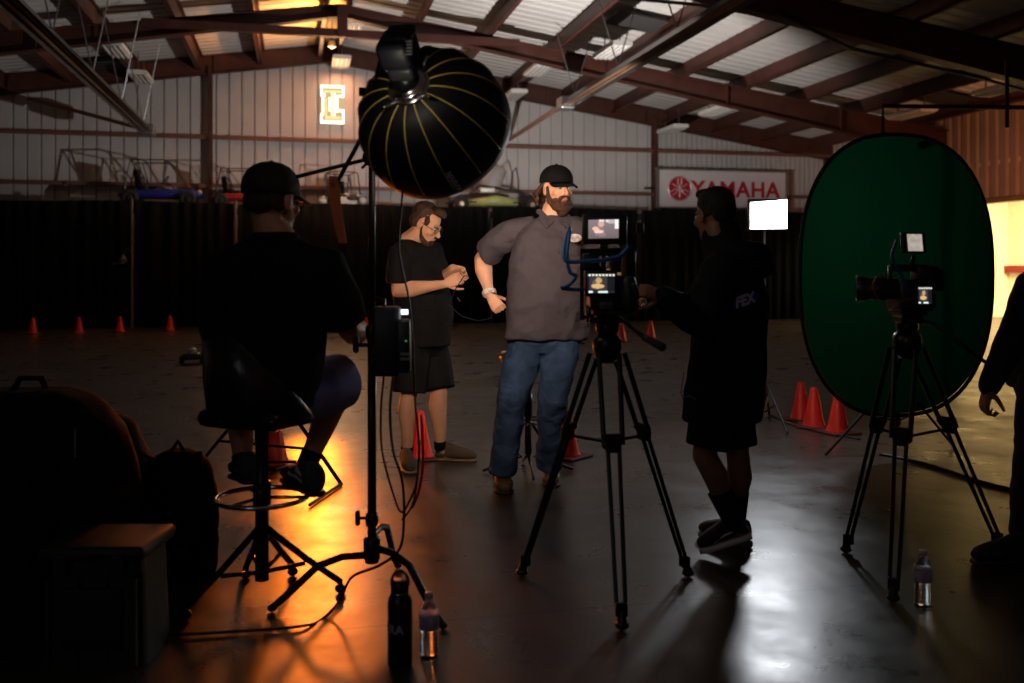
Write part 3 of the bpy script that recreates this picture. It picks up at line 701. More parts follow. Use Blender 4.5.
mb.loft([(J['pelvis']+UP*.06, lat*.185, fwd*.13), (J['pelvis'], lat*.19, fwd*.135), (J['pelvis']-UP*.07, lat*.185, fwd*.13), (J['pelvis']-UP*.13, lat*.15, fwd*.10)], 24, 2.3)
for k in 'LR':
    hi, kn, an = J['hip'+k], J['kn'+k], J['an'+k]; mb.tube([hi, hi.lerp(kn, .5), kn, kn.lerp(an, .5), an-UP*.015], [.112, .104, .084, .078, .078], 18)
mb.build('jeans', JEAN, bdy, remesh=.008, sm=3, disp=fold(.011, 9, 9, 9))
BOOT = mat('brown_boot_leather', (.085, .045, .022), .55, bump=.2, bscale=40)
for k in 'LR': shoe('boot', J['an'+k], J['he'+k]+UP*.002, J['to'+k]+UP*.002, 1.12, BOOT, mat('dark_rubber', (.02, .016, .013), .7), bdy)
# beard, mouth, hair, cap, wristband
mb = MB(); e = lambda c, a, b_, c_: mb.ell(q(*c), a*s, b_*s, c_*s, Mr)
e((0, .060, -.105), .044, .040, .034); e((0, .064, -.130), .030, .030, .026)
for sx in (-1, 1): mb.tube([q(sx*.072, .012, .012), q(sx*.069, .016, -.03), q(sx*.060, .028, -.068), q(sx*.040, .055, -.095), q(sx*.012, .075, -.105)], [.009*s, .013*s, .019*s, .026*s, .030*s], 10, rnd=True)
for sx in (-1, 1): e((sx*.042, .055, -.072), .022, .032, .026); mb.tube([q(sx*.002, .104, -.039), q(sx*.022, .097, -.042), q(sx*.036, .084, -.060), q(sx*.040, .075, -.085)], [.007, .010, .012, .014], 8, rnd=True)
e((0, .085, -.078), .030, .016, .010)
mb.build('beard', mat('beard_brown', (.050, .020, .009), .8, 0, .4, 70, bump=.9, bscale=110), bdy, remesh=.004, sm=1, disp=lambda p: .003*noise.noise(p*90))
mb = MB(); mb.ell(q(0, .099, -.052), .018, .005, .004, Mr); mb.ell(q(0, .097, -.060), .017, .006, .005, Mr); mb.build('lips', mat('lip_colour', (.42, .15, .11), .45), bdy, smooth=True)
mb = MB()
for i in range(26):
    a = -PI*.90+PI*.8*i/25; x, y = .082*math.cos(a), -.02+.092*math.sin(a)*1.0
    L = .062+.025*random.random(); mb.tube([q(x*.9, y*.9, .03), q(x*1.12, y*1.12, -.01), q(x*(1.28+.2*random.random()), y*1.34, -.04), q(x*1.2, y*1.25, -L)], [.012, .018, .019, .008], 7, rnd=True)
mb.build('hair', HAIRB, bdy, remesh=.005, sm=1, disp=lambda p: .010*noise.noise(p*48))
CAP = mat('black_cap_cloth', (.006, .006, .007), .9, spec=.1, bump=.2, bscale=100)
def cap(q, s, Mr, parent, m, tilt=0, brim=True, zb=.040):
    mb = MB(); secs = []
    for z, k_ in ((zb, 1.0), (.06, 1.01), (.085, .965), (.11, .83), (.13, .62), (.142, .36), (.146, .1)): secs.append((q(0, -.012, z), (Mr@Vector((1, 0, 0)))*.088*s*k_, (Mr@Vector((0, 1, 0)))*.108*s*k_))
    mb.loft(secs, 28, 2.1); mb.ell(q(0, -.012, .147), .008, .008, .005, Mr)
    c_ = mb.build('cap', m, parent, smooth=True)
    if brim:
        mb = MB(); n_ = 13; top = []; 
        out = []
        for i in range(n_):
            a = PI*i/(n_-1); out.append((.078*math.cos(a), .075+.088*math.sin(a), -.022*math.sin(a)-.026*abs(math.cos(a))**2+.022))
        inn = [(.078*math.cos(PI*i/(n_-1)), .045+.05*math.sin(PI*i/(n_-1)), .022-.01*abs(math.cos(PI*i/(n_-1)))) for i in range(n_)]
        rings = []
        for (o1, i1) in zip(out, inn):
            a1 = q(o1[0], o1[1], o1[2]+zb-.018); b1 = q(i1[0], i1[1], i1[2]+zb-.018); up = (Mr@Vector((0, 0, 1)))*.004
            rings.append([a1-up, b1-up, b1+up, a1+up])
        mb.rings(rings); mb.build('brim', m, c_, smooth=True)
    return c_
cap(q, s*1.03, Mr, bdy, CAP)
w_ = J['wrL']; ax = (J['wrL']-J['elL']).normalized()
mb = MB()
for i in range(3): mb.torus(w_-ax*(.012+.009*i), .037, .006, ax, 24, 8)
mb.build('wristband', mat('pale_bead_band', (.6, .55, .5), .5, 0, .5, 90), bdy, smooth=True)

# ---- the man in black tee and shorts, in profile, looking down at his hands
d1 = 6.15
fwd = (RT*.88-FW*.42).normalized(); lat = Vector((fwd.y, -fwd.x, 0))       # lat = his right side, toward the camera
J = dict(lat=lat, fwd=fwd, pelvis=P(420, 335, d1+.08), chest=P(417, 275, d1+.08), neck=P(411, 240, d1+.06), head=P(426, 224.5, d1+.0),
    shR=P(401, 254, d1-.08), elR=P(398, 291, d1-.10), wrR=P(445, 284, d1-.22), hdR=P(460, 279, d1-.22),
    shL=P(432, 252, d1+.18), elL=P(440, 283, d1+.22), wrL=P(453, 268, d1-.02), hdL=P(468, 272, d1-.12),
    hipR=P(413, 335, d1+.0), hipL=P(429, 335, d1+.16), knR=P(409, 394, d1-.05), knL=P(439, 391, d1+.08), anR=P(407, 452, d1+.02), anL=P(440, 446, d1+.15))
J['heR'] = G(405, 466); J['toR'] = J['heR']+(RT*.25-FW*.97)*.26; J['heL'] = G(437, 460); J['toL'] = J['heL']+(RT*.96-FW*.15).normalized()*.26
hf = RT*.80-FW*.30-UP*.50
bdy, q, Mr = figure('person', 'man in black tee and shorts looking down at his hands, left of bearded man', J, (hf, UP), 1.04, SK1, 1.15,
    hands={'R': (RT*.85+UP*.35-FW*.2, FW*.9+RT*.3, 1.35, -1), 'L': (RT*.9-UP*.25-FW*.4, -UP*.7-FW*.6, 1.2, 1)})
s = 1.04; eyes(q, s, bdy, Mr)
TEE = mat('black_tee_cloth', (.006, .0055, .006), .85, 0, .1, 20, bump=.5, bscale=7, bdist=.05, dist=.8, spec=.2)
mb = MB(); torso(mb, J, [(-.10, .185, .170, .02), (.05, .185, .180, .03), (.25, .18, .195, .04), (.5, .19, .175, .02), (.72, .20, .145, .0), (.86, .19, .11, -.01), (.95, .125, .085, -.01), (1.0, .08, .07, 0)], lat, fwd, 2.2)
for k in 'LR':
    sh, el = J['sh'+k], J['el'+k]; mb.tube([J['neck'].lerp(sh, .4)-UP*.02, sh, sh.lerp(el, .45), sh.lerp(el, .80)], [.065, .080, .083, .080], 16)
mb.build('tee_shirt', TEE, bdy, remesh=.008, sm=4, disp=fold(.006, 5, 9, 13))
mb = MB(); mb.loft([(J['pelvis']+UP*.02, lat*.17, fwd*.15), (J['pelvis']-UP*.06, lat*.175, fwd*.15), (J['pelvis']-UP*.13, lat*.15, fwd*.12)], 24, 2.3)
for k in 'LR':
    hi, kn = J['hip'+k], J['kn'+k]; mb.tube([hi, hi.lerp(kn, .5), hi.lerp(kn, .97)], [.11, .115, .108], 18)
mb.build('shorts', mat('black_shorts_cloth', (.0055, .0055, .006), .8, spec=.2), bdy, remesh=.008, sm=3, disp=fold(.006, 6, 8, 4))
SLIP = mat('olive_canvas', (.075, .050, .028), .8, bump=.2, bscale=60)
for k in 'LR':
    sock(J['an'+k], J['kn'+k], .10, .040, .042, BLKF, bdy); shoe('shoe', J['an'+k], J['he'+k]+UP*.002, J['to'+k]+UP*.002, 1.05, SLIP, mat('tan_rubber', (.20, .13, .07), .6), bdy)
mb = MB(); e = lambda c, a, b_, c_: mb.ell(q(*c), a*s, b_*s, c_*s, Mr)
e((0, -.035, .058), .083, .092, .080); e((0, .045, .110), .060, .050, .028); e((0, -.075, .0), .066, .040, .06); e((.06, -.045, .01), .022, .035, .05); e((-.06, -.045, .01), .022, .035, .05)
e((.071, .028, .035), .010, .02, .03); e((-.071, .028, .035), .010, .02, .03); e((.0, .078, .100), .035, .018, .015)
mb.build('hair', HAIRB, bdy, remesh=.005, sm=1, disp=lambda p: .006*noise.noise(p*45))
mb = MB(); e((0, .062, -.098), .036, .034, .024)
for sx in (-1, 1): mb.tube([q(sx*.072, .012, .0), q(sx*.067, .018, -.035), q(sx*.056, .030, -.068), q(sx*.036, .055, -.090), q(sx*.012, .07, -.098)], [.004*s, .007*s, .012*s, .018*s, .020*s], 10, rnd=True)
e((0, .098, -.044), .024, .006, .005); e((0, .09, -.082), .024, .014, .018)
mb.build('beard', mat('beard_brown', (.050, .020, .009), .8), bdy, remesh=.004, sm=1)
mb = MB(); mb.ell(q(0, .098, -.055), .017, .005, .007, Mr); mb.build('lips', mat('lip_colour', (.42, .15, .11), .45), bdy, smooth=True)
def glasses(q, s, parent):
    mb = MB()
    for sx in (-1, 1):
        c_ = [q(sx*(.034+.023*math.cos(a)), .103-.004*abs(math.cos(a)), .004+.016*math.sin(a)) for a in np.linspace(0, 2*PI, 18)[:-1]]; mb.tube(c_, .0016, 6, closed=True)
        mb.tube([q(sx*.057, .10, .008), q(sx*.080, .05, .010), q(sx*.083, -.01, .012)], .0018, 6)
    mb.tube([q(-.012, .105, .008), q(.012, .105, .008)], .0016, 6)
    mb.build('glasses', BLKP, parent)
glasses(q, s, bdy)
mb = MB(); hp = P(464, 276, d1-.26); mb.tube([hp+RT*.03, hp, P(455, 290, d1-.26), P(449, 305, d1-.24), P(461, 316, d1-.2), P(478, 321, d1-.15), P(492, 318, d1-.12)], .0035, 6)
c_ = mb.build('cable', BLKP, None, smooth=True); tag(c_, 'thin black cable hanging from the hands of the man in the black tee', 'cable')
mb = MB(); mb.tube([P(457, 297.5, d1-.255), P(460, 301.5, d1-.255)], .006, 8); mb.build('silver_plug', CHROME, c_)['label'] = 'shiny silver connector on the cable'

# ---- the operator in the hoodie, back to us
d2 = 4.2
fwd = (-RT*.80+FW*.60).normalized(); lat = Vector((-fwd.y, fwd.x, 0)); lat = lat if lat.dot(FW) < 0 else -lat    # lat = his left, toward the camera
J = dict(lat=lat, fwd=fwd, pelvis=P(722, 372, d2), chest=P(728, 305, d2), neck=P(725, 250, d2), head=P(714, 217, d2-.0),
    shL=P(722, 272, d2-.15), elL=P(700, 325, d2-.22), wrL=P(664, 298, d2-.30), hdL=P(648, 286, d2-.32),
    shR=P(728, 270, d2+.18), elR=P(690, 312, d2+.28), wrR=P(668, 300, d2+.10), hdR=P(650, 292, d2+.0),
    hipL=P(722, 378, d2-.06), hipR=P(727, 378, d2+.12), knL=P(704, 455, d2-.08), knR=P(738, 455, d2+.08), anL=P(734, 523, d2-.06), anR=P(736, 524, d2+.18))
J['heL'] = P(750, 539, d2-.06); J['toL'] = P(703, 553, d2-.02); J['toL'].z = max(J['toL'].z, .004)
J['heR'] = P(748, 553, d2+.12); J['toR'] = P(708, 546, d2+.28); J['heR'].z = J['toR'].z = .004
J['toR'] = J['heR']+((J['toR']-J['heR'])).normalized()*.25
hf = (-RT*.42+FW*.90-UP*.06)
bdy, q, Mr = figure('person', 'camera operator in black hoodie and shorts with crossed ankles, seen from behind', J, (hf, UP), .98, SK3, 1.0,
    hands={'L': (-RT*.9+UP*.35-FW*.1, FW*.6-RT*.2-UP*.5, .9, 1), 'R': (-RT*.9+UP*.2, -UP, .7, -1)})
s = .98; eyes(q, s, bdy, Mr)
mb = MB(); e = lambda c, a, b_, c_: mb.ell(q(*c), a*s, b_*s, c_*s, Mr)
e((0, -.02, .062), .082, .097, .078); e((0, -.072, .015), .066, .036, .05); e((.066, -.03, .035), .014, .05, .04); e((-.066, -.03, .035), .014, .05, .04); e((0, .045, .108), .058, .045, .03)
mb.build('hair', HAIRD, bdy, remesh=.005, sm=2)
HOOD = mat('black_hoodie_cloth', (.011, .011, .013), .9, 0, .1, 20, bump=.2, bscale=80, spec=.15)
mb = MB(); torso(mb, J, [(-.42, .175, .165, -.02), (-.3, .18, .17, -.02), (0, .18, .165, -.02), (.3, .175, .155, -.02), (.6, .185, .15, -.02), (.8, .19, .125, -.02), (.9, .15, .105, -.03), (.98, .105, .10, -.01), (1.10, .088, .088, .01), (1.22, .078, .078, .01)], lat, fwd, 2.2)
for k in 'LR':
    sh, el, wr = J['sh'+k], J['el'+k], J['wr'+k]; mb.tube([J['neck'].lerp(sh, .4)-UP*.03, sh, sh.lerp(el, .5), el, el.lerp(wr, .5), wr], [.075, .092, .085, .078, .064, .048], 16, rnd=True)
mb.ell(J['neck']-fwd*.10-UP*.02, .12, .085, .06); mb.ell(J['neck']-fwd*.13-UP*.075, .10, .06, .06)
hd = mb.build('hoodie', HOOD, bdy, remesh=.009, sm=4, disp=fold(.009, 4, 7, 23))
c = J['chest']-fwd*.0; 
mb = MB(); mb.loft([(J['pelvis']-UP*.02, lat*.165, fwd*.15), (J['pelvis']-UP*.13, lat*.14, fwd*.12)], 24, 2.3)
for k in 'LR':
    hi, kn = J['hip'+k], J['kn'+k]; mb.tube([hi, hi.lerp(kn, .5), hi.lerp(kn, .90)], [.105, .10, .09], 18)
sh_ = mb.build('shorts', mat('black_shorts_cloth', (.0055, .0055, .006), .8), bdy, remesh=.009, sm=3, disp=fold(.006, 6, 8, 4))
# lettering on the back of the hoodie, logo on the shorts
xd = (RT*.96+UP*.27).normalized()
def on_surface(o, px, py):   # first surface point of a part along the ray of sight (used once to seat the print on the cloth)
    o_w = wloc(o); org = Vector((0, 0, H)); dr = (P(px, py, 10)-org).normalized()
    ok, lc, nn, _ = o.ray_cast(org-o_w, dr)
    return (lc+o_w, nn) if ok else (P(px, py, d2-.3), -FW)
c0, n0 = on_surface(hd, 746, 300)
mb = MB(); xx = perp(xd, n0); yy = n0.cross(xx); yy = yy if yy.z > 0 else -yy
N = 10; ring0 = []
base = len(mb.v)
for j in range(5):
    for i in range(21):
        u = -1+2*i/20; v = -1+2*j/4; mb.v.append(c0+xx*u*.085+yy*v*.022*math.sqrt(max(.02, 1-abs(u)**2.2)))
for j in range(4):
    for i in range(20): mb.f.append([j*21+i, j*21+i+1, (j+1)*21+i+1, (j+1)*21+i])
pr = mb.build('back_print', mat('blue_print', (.02, .03, .40), .7), hd, smooth=True); bend_to(pr, hd, .004)
tx = text('print_lettering', 'FEX', .062, mat('white_print', (.55, .55, .62), .7, 0, .05), c0-xx*.012, xx, yy, hd, ext=0, sx=1.0, off=.003, shear=.2); bend_to(tx, hd, .0065)
c0, n0 = on_surface(sh_, 689, 404) if True else None
tx = text('shorts_logo', 'RCK', .035, mat('grey_print', (.22, .22, .25), .7), c0, perp(RT*.95-UP*.3, n0), UP, sh_, ext=0, off=.001); bend_to(tx, sh_, .004)
mb = MB(); mb.tube([c0+n0*.004-RT*.03+UP*.025, c0+n0*.004+UP*.034, c0+n0*.004+RT*.03+UP*.02], .003, 6); mb.build('shorts_logo', mat('grey_print', (.22, .22, .25), .7), sh_)
for k in 'LR':
    sock(J['an'+k], J['kn'+k], .48, .043, .056, BLKF, bdy)
    so = shoe('shoe', J['an'+k], J['he'+k]+UP*.002, J['to'+k]+UP*.002, 1.0, mat('black_suede', (.012, .012, .014), .8), mat('off_white_rubber', (.55, .50, .52), .6) if k == 'L' else mat('grey_rubber', (.12, .11, .08), .6), bdy, thick=.026)
    if k == 'L':
        he, to = J['heL'], J['toL']; dd = (to-he); u = UP; sdv = -FW
        mb = MB(); mb.tube([he+dd*.22+UP*.085+sdv*.040, he+dd*.42+UP*.070+sdv*.040, he+dd*.6+UP*.065+sdv*.044, he+dd*.8+UP*.035+sdv*.046], [.003, .0045, .0045, .003], 6); st = mb.build('side_stripe', mat('white_stripe', (.75, .72, .72), .6), so); bend_to(st, so, .002)
    # laces
    mb = MB(); he, to = J['he'+k], J['to'+k]
    for i in range(4):
        c = he.lerp(to, .45+.07*i)+UP*(.105-.012*i); mb.tube([c-FW*.02, c+FW*.02], .0025, 5)
    lc = mb.build('lace', BLKF, so); bend_to(lc, so, .002)
mb = MB(); mb.tube([J['neck']+fwd*.02+lat*.07-UP*.0, q(.06, .0, -.12), q(.075, .005, -.02)], .0015, 5); mb.tube([P(684, 372, d2-.1), P(681, 392, d2-.12), P(684, 402, d2-.15)], .0018, 5); mb.build('earphone_cord', BLKP, bdy)

# ---- the man seated on the stool, back to us
d3 = 3.5
fwd = (FW*.93+RT*.36).normalized(); lat = Vector((fwd.y, -fwd.x, 0))
J = dict(lat=lat, fwd=fwd, pelvis=P(268, 396, d3+.16), chest=P(272, 315, d3+.10), neck=P(275, 236, d3+.04), head=P(273, 203, d3+.06),
    shL=P(226, 272, d3-.05), elL=P(222, 345, d3+.10), wrL=P(250, 352, d3+.34), hdL=P(268, 350, d3+.44),
    shR=P(326, 272, d3+.02), elR=P(349, 330, d3+.12), wrR=P(366, 333, d3+.42), hdR=P(372, 330, d3+.5),
    hipL=P(245, 398, d3+.16), hipR=P(292, 396, d3+.16), knL=P(240, 398, d3+.44), knR=P(343, 380, d3+.40), anL=P(243, 464, d3+.30), anR=P(308, 462, d3+.28))
J['heL'] = P(252, 484, d3+.22); J['toL'] = P(238, 476, d3+.45); J['heR'] = P(317, 496, d3+.16); J['toR'] = P(288, 480, d3+.36)
for k in 'LR': J['to'+k] = J['he'+k]+(J['to'+k]-J['he'+k]).normalized()*.26
hf = FW*.86+RT*.50-UP*.03
bdy, q, Mr = figure('person', 'seated man in black shirt and blue shorts on a bar stool, back turned', J, (hf, UP), 1.06, SK2, 1.2,
    hands={'R': (FW*.9+RT*.2, -UP, .6, -1), 'L': (FW*.8+RT*.5, -UP, .6, 1)})
s = 1.06; eyes(q, s, bdy, Mr)
mb = MB(); e = lambda c, a, b_, c_: mb.ell(q(*c), a*s, b_*s, c_*s, Mr)
e((0, -.075, .0), .064, .034, .045); e((.064, -.04, .008), .014, .045, .045); e((-.064, -.04, .008), .014, .045, .045); e((0, -.02, .05), .080, .096, .06)
mb.build('hair', mat('hair_short_brown', (.035, .018, .012), .8), bdy, remesh=.005, sm=2)
cap(q, s*1.02, Mr, bdy, mat('dark_brown_cap', (.022, .013, .011), .85, 0, .4, 30), zb=.028)
glasses(q, s*1.0, bdy)
mb = MB(); torso(mb, J, [(-.06, .20, .16, 0), (.05, .205, .17, 0), (.3, .21, .175, 0), (.6, .225, .165, -.01), (.78, .235, .14, -.01), (.88, .20, .115, -.01), (.96, .12, .085, -.01), (1.0, .08, .075, 0)], lat, fwd, 2.3)
for k in 'LR':
    sh, el = J['sh'+k], J['el'+k]; mb.tube([J['neck'].lerp(sh, .3)-UP*.03, sh-(sh-J['neck'])*.05, sh.lerp(el, .45), sh.lerp(el, .86)], [.07, .095, .092, .085], 16)
so = mb.build('polo_shirt', mat('black_polo_cloth', (.010, .010, .010), .9, spec=.12), bdy, remesh=.009, sm=4, disp=fold(.007, 4, 6, 33))
mb = MB(); mb.tube([J['neck']+lat*(.078*math.cos(a_))+fwd*(.068*math.sin(a_))-UP*.005 for a_ in np.linspace(0, 2*PI, 20)[:-1]], .019, 8, closed=True); mb.build('collar', mat('black_polo_cloth', (.010, .010, .010), .9), so, smooth=True)
mb = MB(); mb.loft([(J['pelvis']+UP*.03, lat*.19, fwd*.16), (J['pelvis']-UP*.06, lat*.19, fwd*.16)], 24, 2.3)
for k in 'LR':
    hi, kn = J['hip'+k], J['kn'+k]; mb.tube([hi, hi.lerp(kn, .5), hi.lerp(kn, .98)], [.12, .122, .112], 18, rnd=(False))
mb.build('shorts', mat('blue_shorts_cloth', (.17, .20, .46), .85, bump=.2, bscale=60), bdy, remesh=.009, sm=3, disp=fold(.006, 6, 8, 4))
for k in 'LR':
    sock(J['an'+k], J['kn'+k], .12, .041, .044, BLKF, bdy)
    sx_ = shoe('shoe', J['an'+k], J['he'+k], J['to'+k], 1.08, mat('grey_mesh_shoe', (.05, .055, .065), .8), mat('dark_sole', (.03, .03, .035), .6), bdy)
    he, to = J['he'+k], J['to'+k]; dd = to-he; sg = (1 if k == 'R' else -1)
    for j in range(2):
        mb = MB(); mb.tube([he+dd*t_+UP*(.085-.02*j-.03*abs(t_-.4))-RT*sg*.03 for t_ in (.1, .3, .5, .7)], .006, 6); st = mb.build('side_stripe', mat('silver_stripe', (.6, .6, .7), .5), sx_); bend_to(st, sx_, .002)

# ---- the person cut by the right edge
d4 = 4.15
fwd = (-RT*.95-FW*.2).normalized(); lat = Vector((-fwd.y, fwd.x, 0)); lat = lat if lat.dot(FW) < 0 else -lat
J = dict(lat=lat, fwd=fwd, pelvis=P(1050, 372, d4+.08), chest=P(1052, 310, d4+.08), neck=P(1056, 262, d4+.08), head=P(1062, 226, d4+.05),
    shL=P(1036, 288, d4-.10), elL=P(1012, 340, d4-.14), wrL=P(989, 386, d4-.16), hdL=P(986, 402, d4-.16),
    shR=P(1060, 286, d4+.26), elR=P(1075, 345, d4+.3), wrR=P(1070, 395, d4+.2), hdR=P(1068, 410, d4+.2),
    hipL=P(1046, 378, d4), hipR=P(1054, 378, d4+.18), knL=P(1035, 460, d4-.02), knR=P(1052, 460, d4+.2), anL=P(1026, 535, d4+.05), anR=P(1060, 535, d4+.25))
J['heL'] = G(1030, 560); J['toL'] = J['heL']+(-RT*.97-FW*.2).normalized()*.27; J['heR'] = G(1064, 550); J['toR'] = J['heR']+(-RT*.97-FW*.1).normalized()*.27
bdy, q, Mr = figure('person', 'person in dark clothes cut off by the right edge, arm hanging', J, (-RT*.9-FW*.2, UP), 1.0, SK3, 1.1, hands={'L': (-UP*.95-RT*.25, -RT*.2+UP*.0+RT*.9, .9, 1)})
eyes(q, 1.0, bdy, Mr)
mb = MB(); torso(mb, J, [(-.15, .18, .16, 0), (0, .185, .165, 0), (.3, .19, .16, 0), (.6, .19, .15, 0), (.85, .18, .12, -.01), (.96, .11, .085, 0), (1.0, .08, .07, 0)], lat, fwd, 2.2)
for k in 'LR':
    sh, el, wr = J['sh'+k], J['el'+k], J['wr'+k]; mb.tube([J['neck'].lerp(sh, .4)-UP*.03, sh, sh.lerp(el, .5), el, el.lerp(wr, .5), wr], [.075, .085, .072, .062, .052, .042], 16, rnd=True)
mb.build('sweatshirt', mat('navy_sweatshirt', (.010, .011, .014), .9), bdy, remesh=.009, sm=4, disp=fold(.008, 4, 7, 43))
mb = MB(); mb.loft([(J['pelvis']+UP*.02, lat*.175, fwd*.15), (J['pelvis']-UP*.13, lat*.14, fwd*.12)], 24, 2.3)
for k in 'LR':
    hi, kn, an = J['hip'+k], J['kn'+k], J['an'+k]; mb.tube([hi, hi.lerp(kn, .5), kn, kn.lerp(an, .5), an], [.11, .10, .085, .078, .07], 18)
mb.build('trousers', mat('black_trousers', (.010, .010, .012), .9), bdy, remesh=.009, sm=3, disp=fold(.007, 6, 12, 5))
mb = MB(); e = lambda c, a, b_, c_: mb.ell(q(*c), a, b_, c_, Mr); e((0, -.02, .062), .082, .097, .078); e((0, -.072, .01), .066, .036, .055); mb.build('hair', HAIRD, bdy, remesh=.006, sm=2)
for k in 'LR': shoe('shoe', J['an'+k], J['he'+k]+UP*.002, J['to'+k]+UP*.002, 1.08, mat('black_suede', (.012, .012, .014), .8), mat('dark_sole', (.03, .03, .035), .6), bdy)

# ------------------------------------------------------------------ stools
def foot_ring(mb, c, R_, r): mb.torus(c, R_, r, UP, 40, 8)
sc = P(262, 590, 3.64); sc.z = 0
t = thing('bar_stool', 'black bucket-seat bar stool with chrome foot ring under the seated man', 'stool', sc)
LEA = mat('black_leather', (.014, .014, .015), .28, 0, .1, bump=.15, bscale=50)
fw = (FW*.93+RT*.36).normalized(); lt = Vector((fw.y, -fw.x, 0)); c = Vector((sc.x, sc.y, 0))
sz = .74
MB().box(c+UP*(sz-.02)+fw*.02, (.37, .38, .07), Matrix((lt, fw, UP)).transposed(), bev=.03).build('seat', LEA, t, smooth=True)
# curved back shell (outside faces the camera)
mb = MB(); rings = []
for i in range(25):
    a = -1.75+3.5*i/24; dr = lt*math.sin(a)-fw*math.cos(a)
    top = sz+.30-(.26*max(0, a-.15)/1.3 if a > 0 else .20*max(0, -a-.9)); bot = sz-.045
    R0, R1 = .178, .192
    ring = []
    for r_, z in ((R0, bot), (R0+.012, (bot+top)/2), (R1, top-.02), (R1+.012, top), (R1+.030, top-.01), (R1+.028, (bot+top)/2), (R0+.022, bot)): ring.append(c+dr*r_+UP*z)
    rings.append(ring)
mb.rings(rings); mb.build('backrest', LEA, t, smooth=True)
mb = MB(); mb.tube([c+UP*(sz-.07), c+UP*.08], .026, 16); mb.tube([c+UP*.46, c+UP*.36], .034, 16); mb.build('post', BLK, t, smooth=True)
mb = MB(); foot_ring(mb, c+UP*.40, .172, .010)
for a in range(3): dd = lt*math.cos(a*2.09+.4)+fw*math.sin(a*2.09+.4); mb.tube([c+UP*.40, c+dd*.172+UP*.40], .007, 8)
mb.build('foot_ring', CHROME, t, smooth=True)
for a, tgt in enumerate((G(328, 594), G(236, 607), G(222, 545), G(322, 552))):
    v = tgt-c; v.z = 0; L = v.length; v.normalize(); L = .30
    mb = MB(); mb.tube([c+UP*.30, c+v*.04+UP*.26, c+v*L*.55+UP*.15, c+v*L+UP*.045, c+v*L+UP*.012], [.013]*5, 8, rnd=True); mb.tube([c+UP*.11, c+v*L*.55+UP*.13], .009, 8)
    mb.ell(c+v*L+UP*.018, .022, .022, .018); mb.build('leg', BLK, t, smooth=True)
# second stool behind bearded man
c = P(528, 478, 5.95); c.z = 0
t = thing('bar_stool', 'slim black bar stool behind the bearded man, only post and feet showing', 'stool', c)
mb = MB(); mb.lathe(c+UP*.70, [(.10, -.02), (.17, 0), (.185, .03), (.17, .065), (.1, .075)], 28); mb.build('seat', LEA, t, smooth=True)
mb = MB(); mb.tube([c+UP*.70, c+UP*.12], .021, 14); mb.tube([c+UP*.5, c+UP*.35], .028, 14); mb.build('post', BLK, t, smooth=True)
mb = MB(); foot_ring(mb, c+UP*.33, .15, .009)
for a in range(4): dd = RT*math.cos(a*PI/2+.3)+FW*math.sin(a*PI/2+.3); mb.tube([c+UP*.33, c+dd*.15+UP*.33], .006, 8)
mb.build('foot_ring', CHROME, t, smooth=True)
for a in range(4):
    dd = RT*math.cos(a*PI/2+.1)+FW*math.sin(a*PI/2+.1)
    mb = MB(); mb.tube([c+UP*.30+dd*.03, c+dd*.12+UP*.16, c+dd*.04+UP*.10, c+dd*.16+UP*.06, c+dd*.28+UP*.018], .010, 8, rnd=True); mb.build('leg', BLK, t, smooth=True)

# ------------------------------------------------------------------ C-stand with softbox
c = P(372, 600, 3.6); c.z = 0
t = thing('light_stand', 'tall black steel light stand with turtle base holding the round softbox', 'light stand', c)
top = P(372, 92, 3.6)
mb = MB(); mb.tube([c+UP*.18, P(372, 330, 3.6)], .017, 14); mb.tube([P(372, 335, 3.6), top], .0135, 14); mb.build('pole', BLK, t, smooth=True)
for cc, pf in ((c+UP*.16, [(.025, 0), (.032, .02), (.032, .09), (.024, .1)]), (c+UP*.30, [(.022, 0), (.026, .02), (.022, .05)]), (P(372, 340, 3.6), [(.018, 0), (.025, .01), (.025, .05), (.018, .06)])): MB().lathe(cc, pf, 16).build('collar', BLK, t, smooth=True)
mb = MB(); mb.tube([c+UP*.33, c+UP*.33-RT*.055], .006, 8); mb.tube([c+UP*.33-RT*.055-UP*.02, c+UP*.33-RT*.055+UP*.02], .010, 8, rnd=True); mb.build('knob', BLKP, t, smooth=True)
mb = MB(); mb.tube([P(372, 345, 3.6)+UP*0, P(357, 345, 3.6)], .008, 8); mb.tube([P(356, 339, 3.6), P(356, 350, 3.6)], .012, 8, rnd=True); mb.build('knob', BLKP, t, smooth=True)
for tg, zz in ((P(272, 612, 3.52), .19), (P(443, 632, 3.35), .22), (P(406, 560, 4.2), .26)):
    v = Vector((tg.x-c.x, tg.y-c.y, 0)); L = v.length; v.normalize()
    L = min(L, .44)
    mb = MB(); mb.tube([c+UP*zz, c+v*L*.30+UP*(zz-.0), c+v*L*.55+UP*(zz-.03), c+v*L*.85+UP*.06, c+v*L+UP*.014], [.014]*5, 10, rnd=True); mb.ell(c+v*L+UP*.015, .018, .018, .014); mb.build('leg', BLK, t, smooth=True)
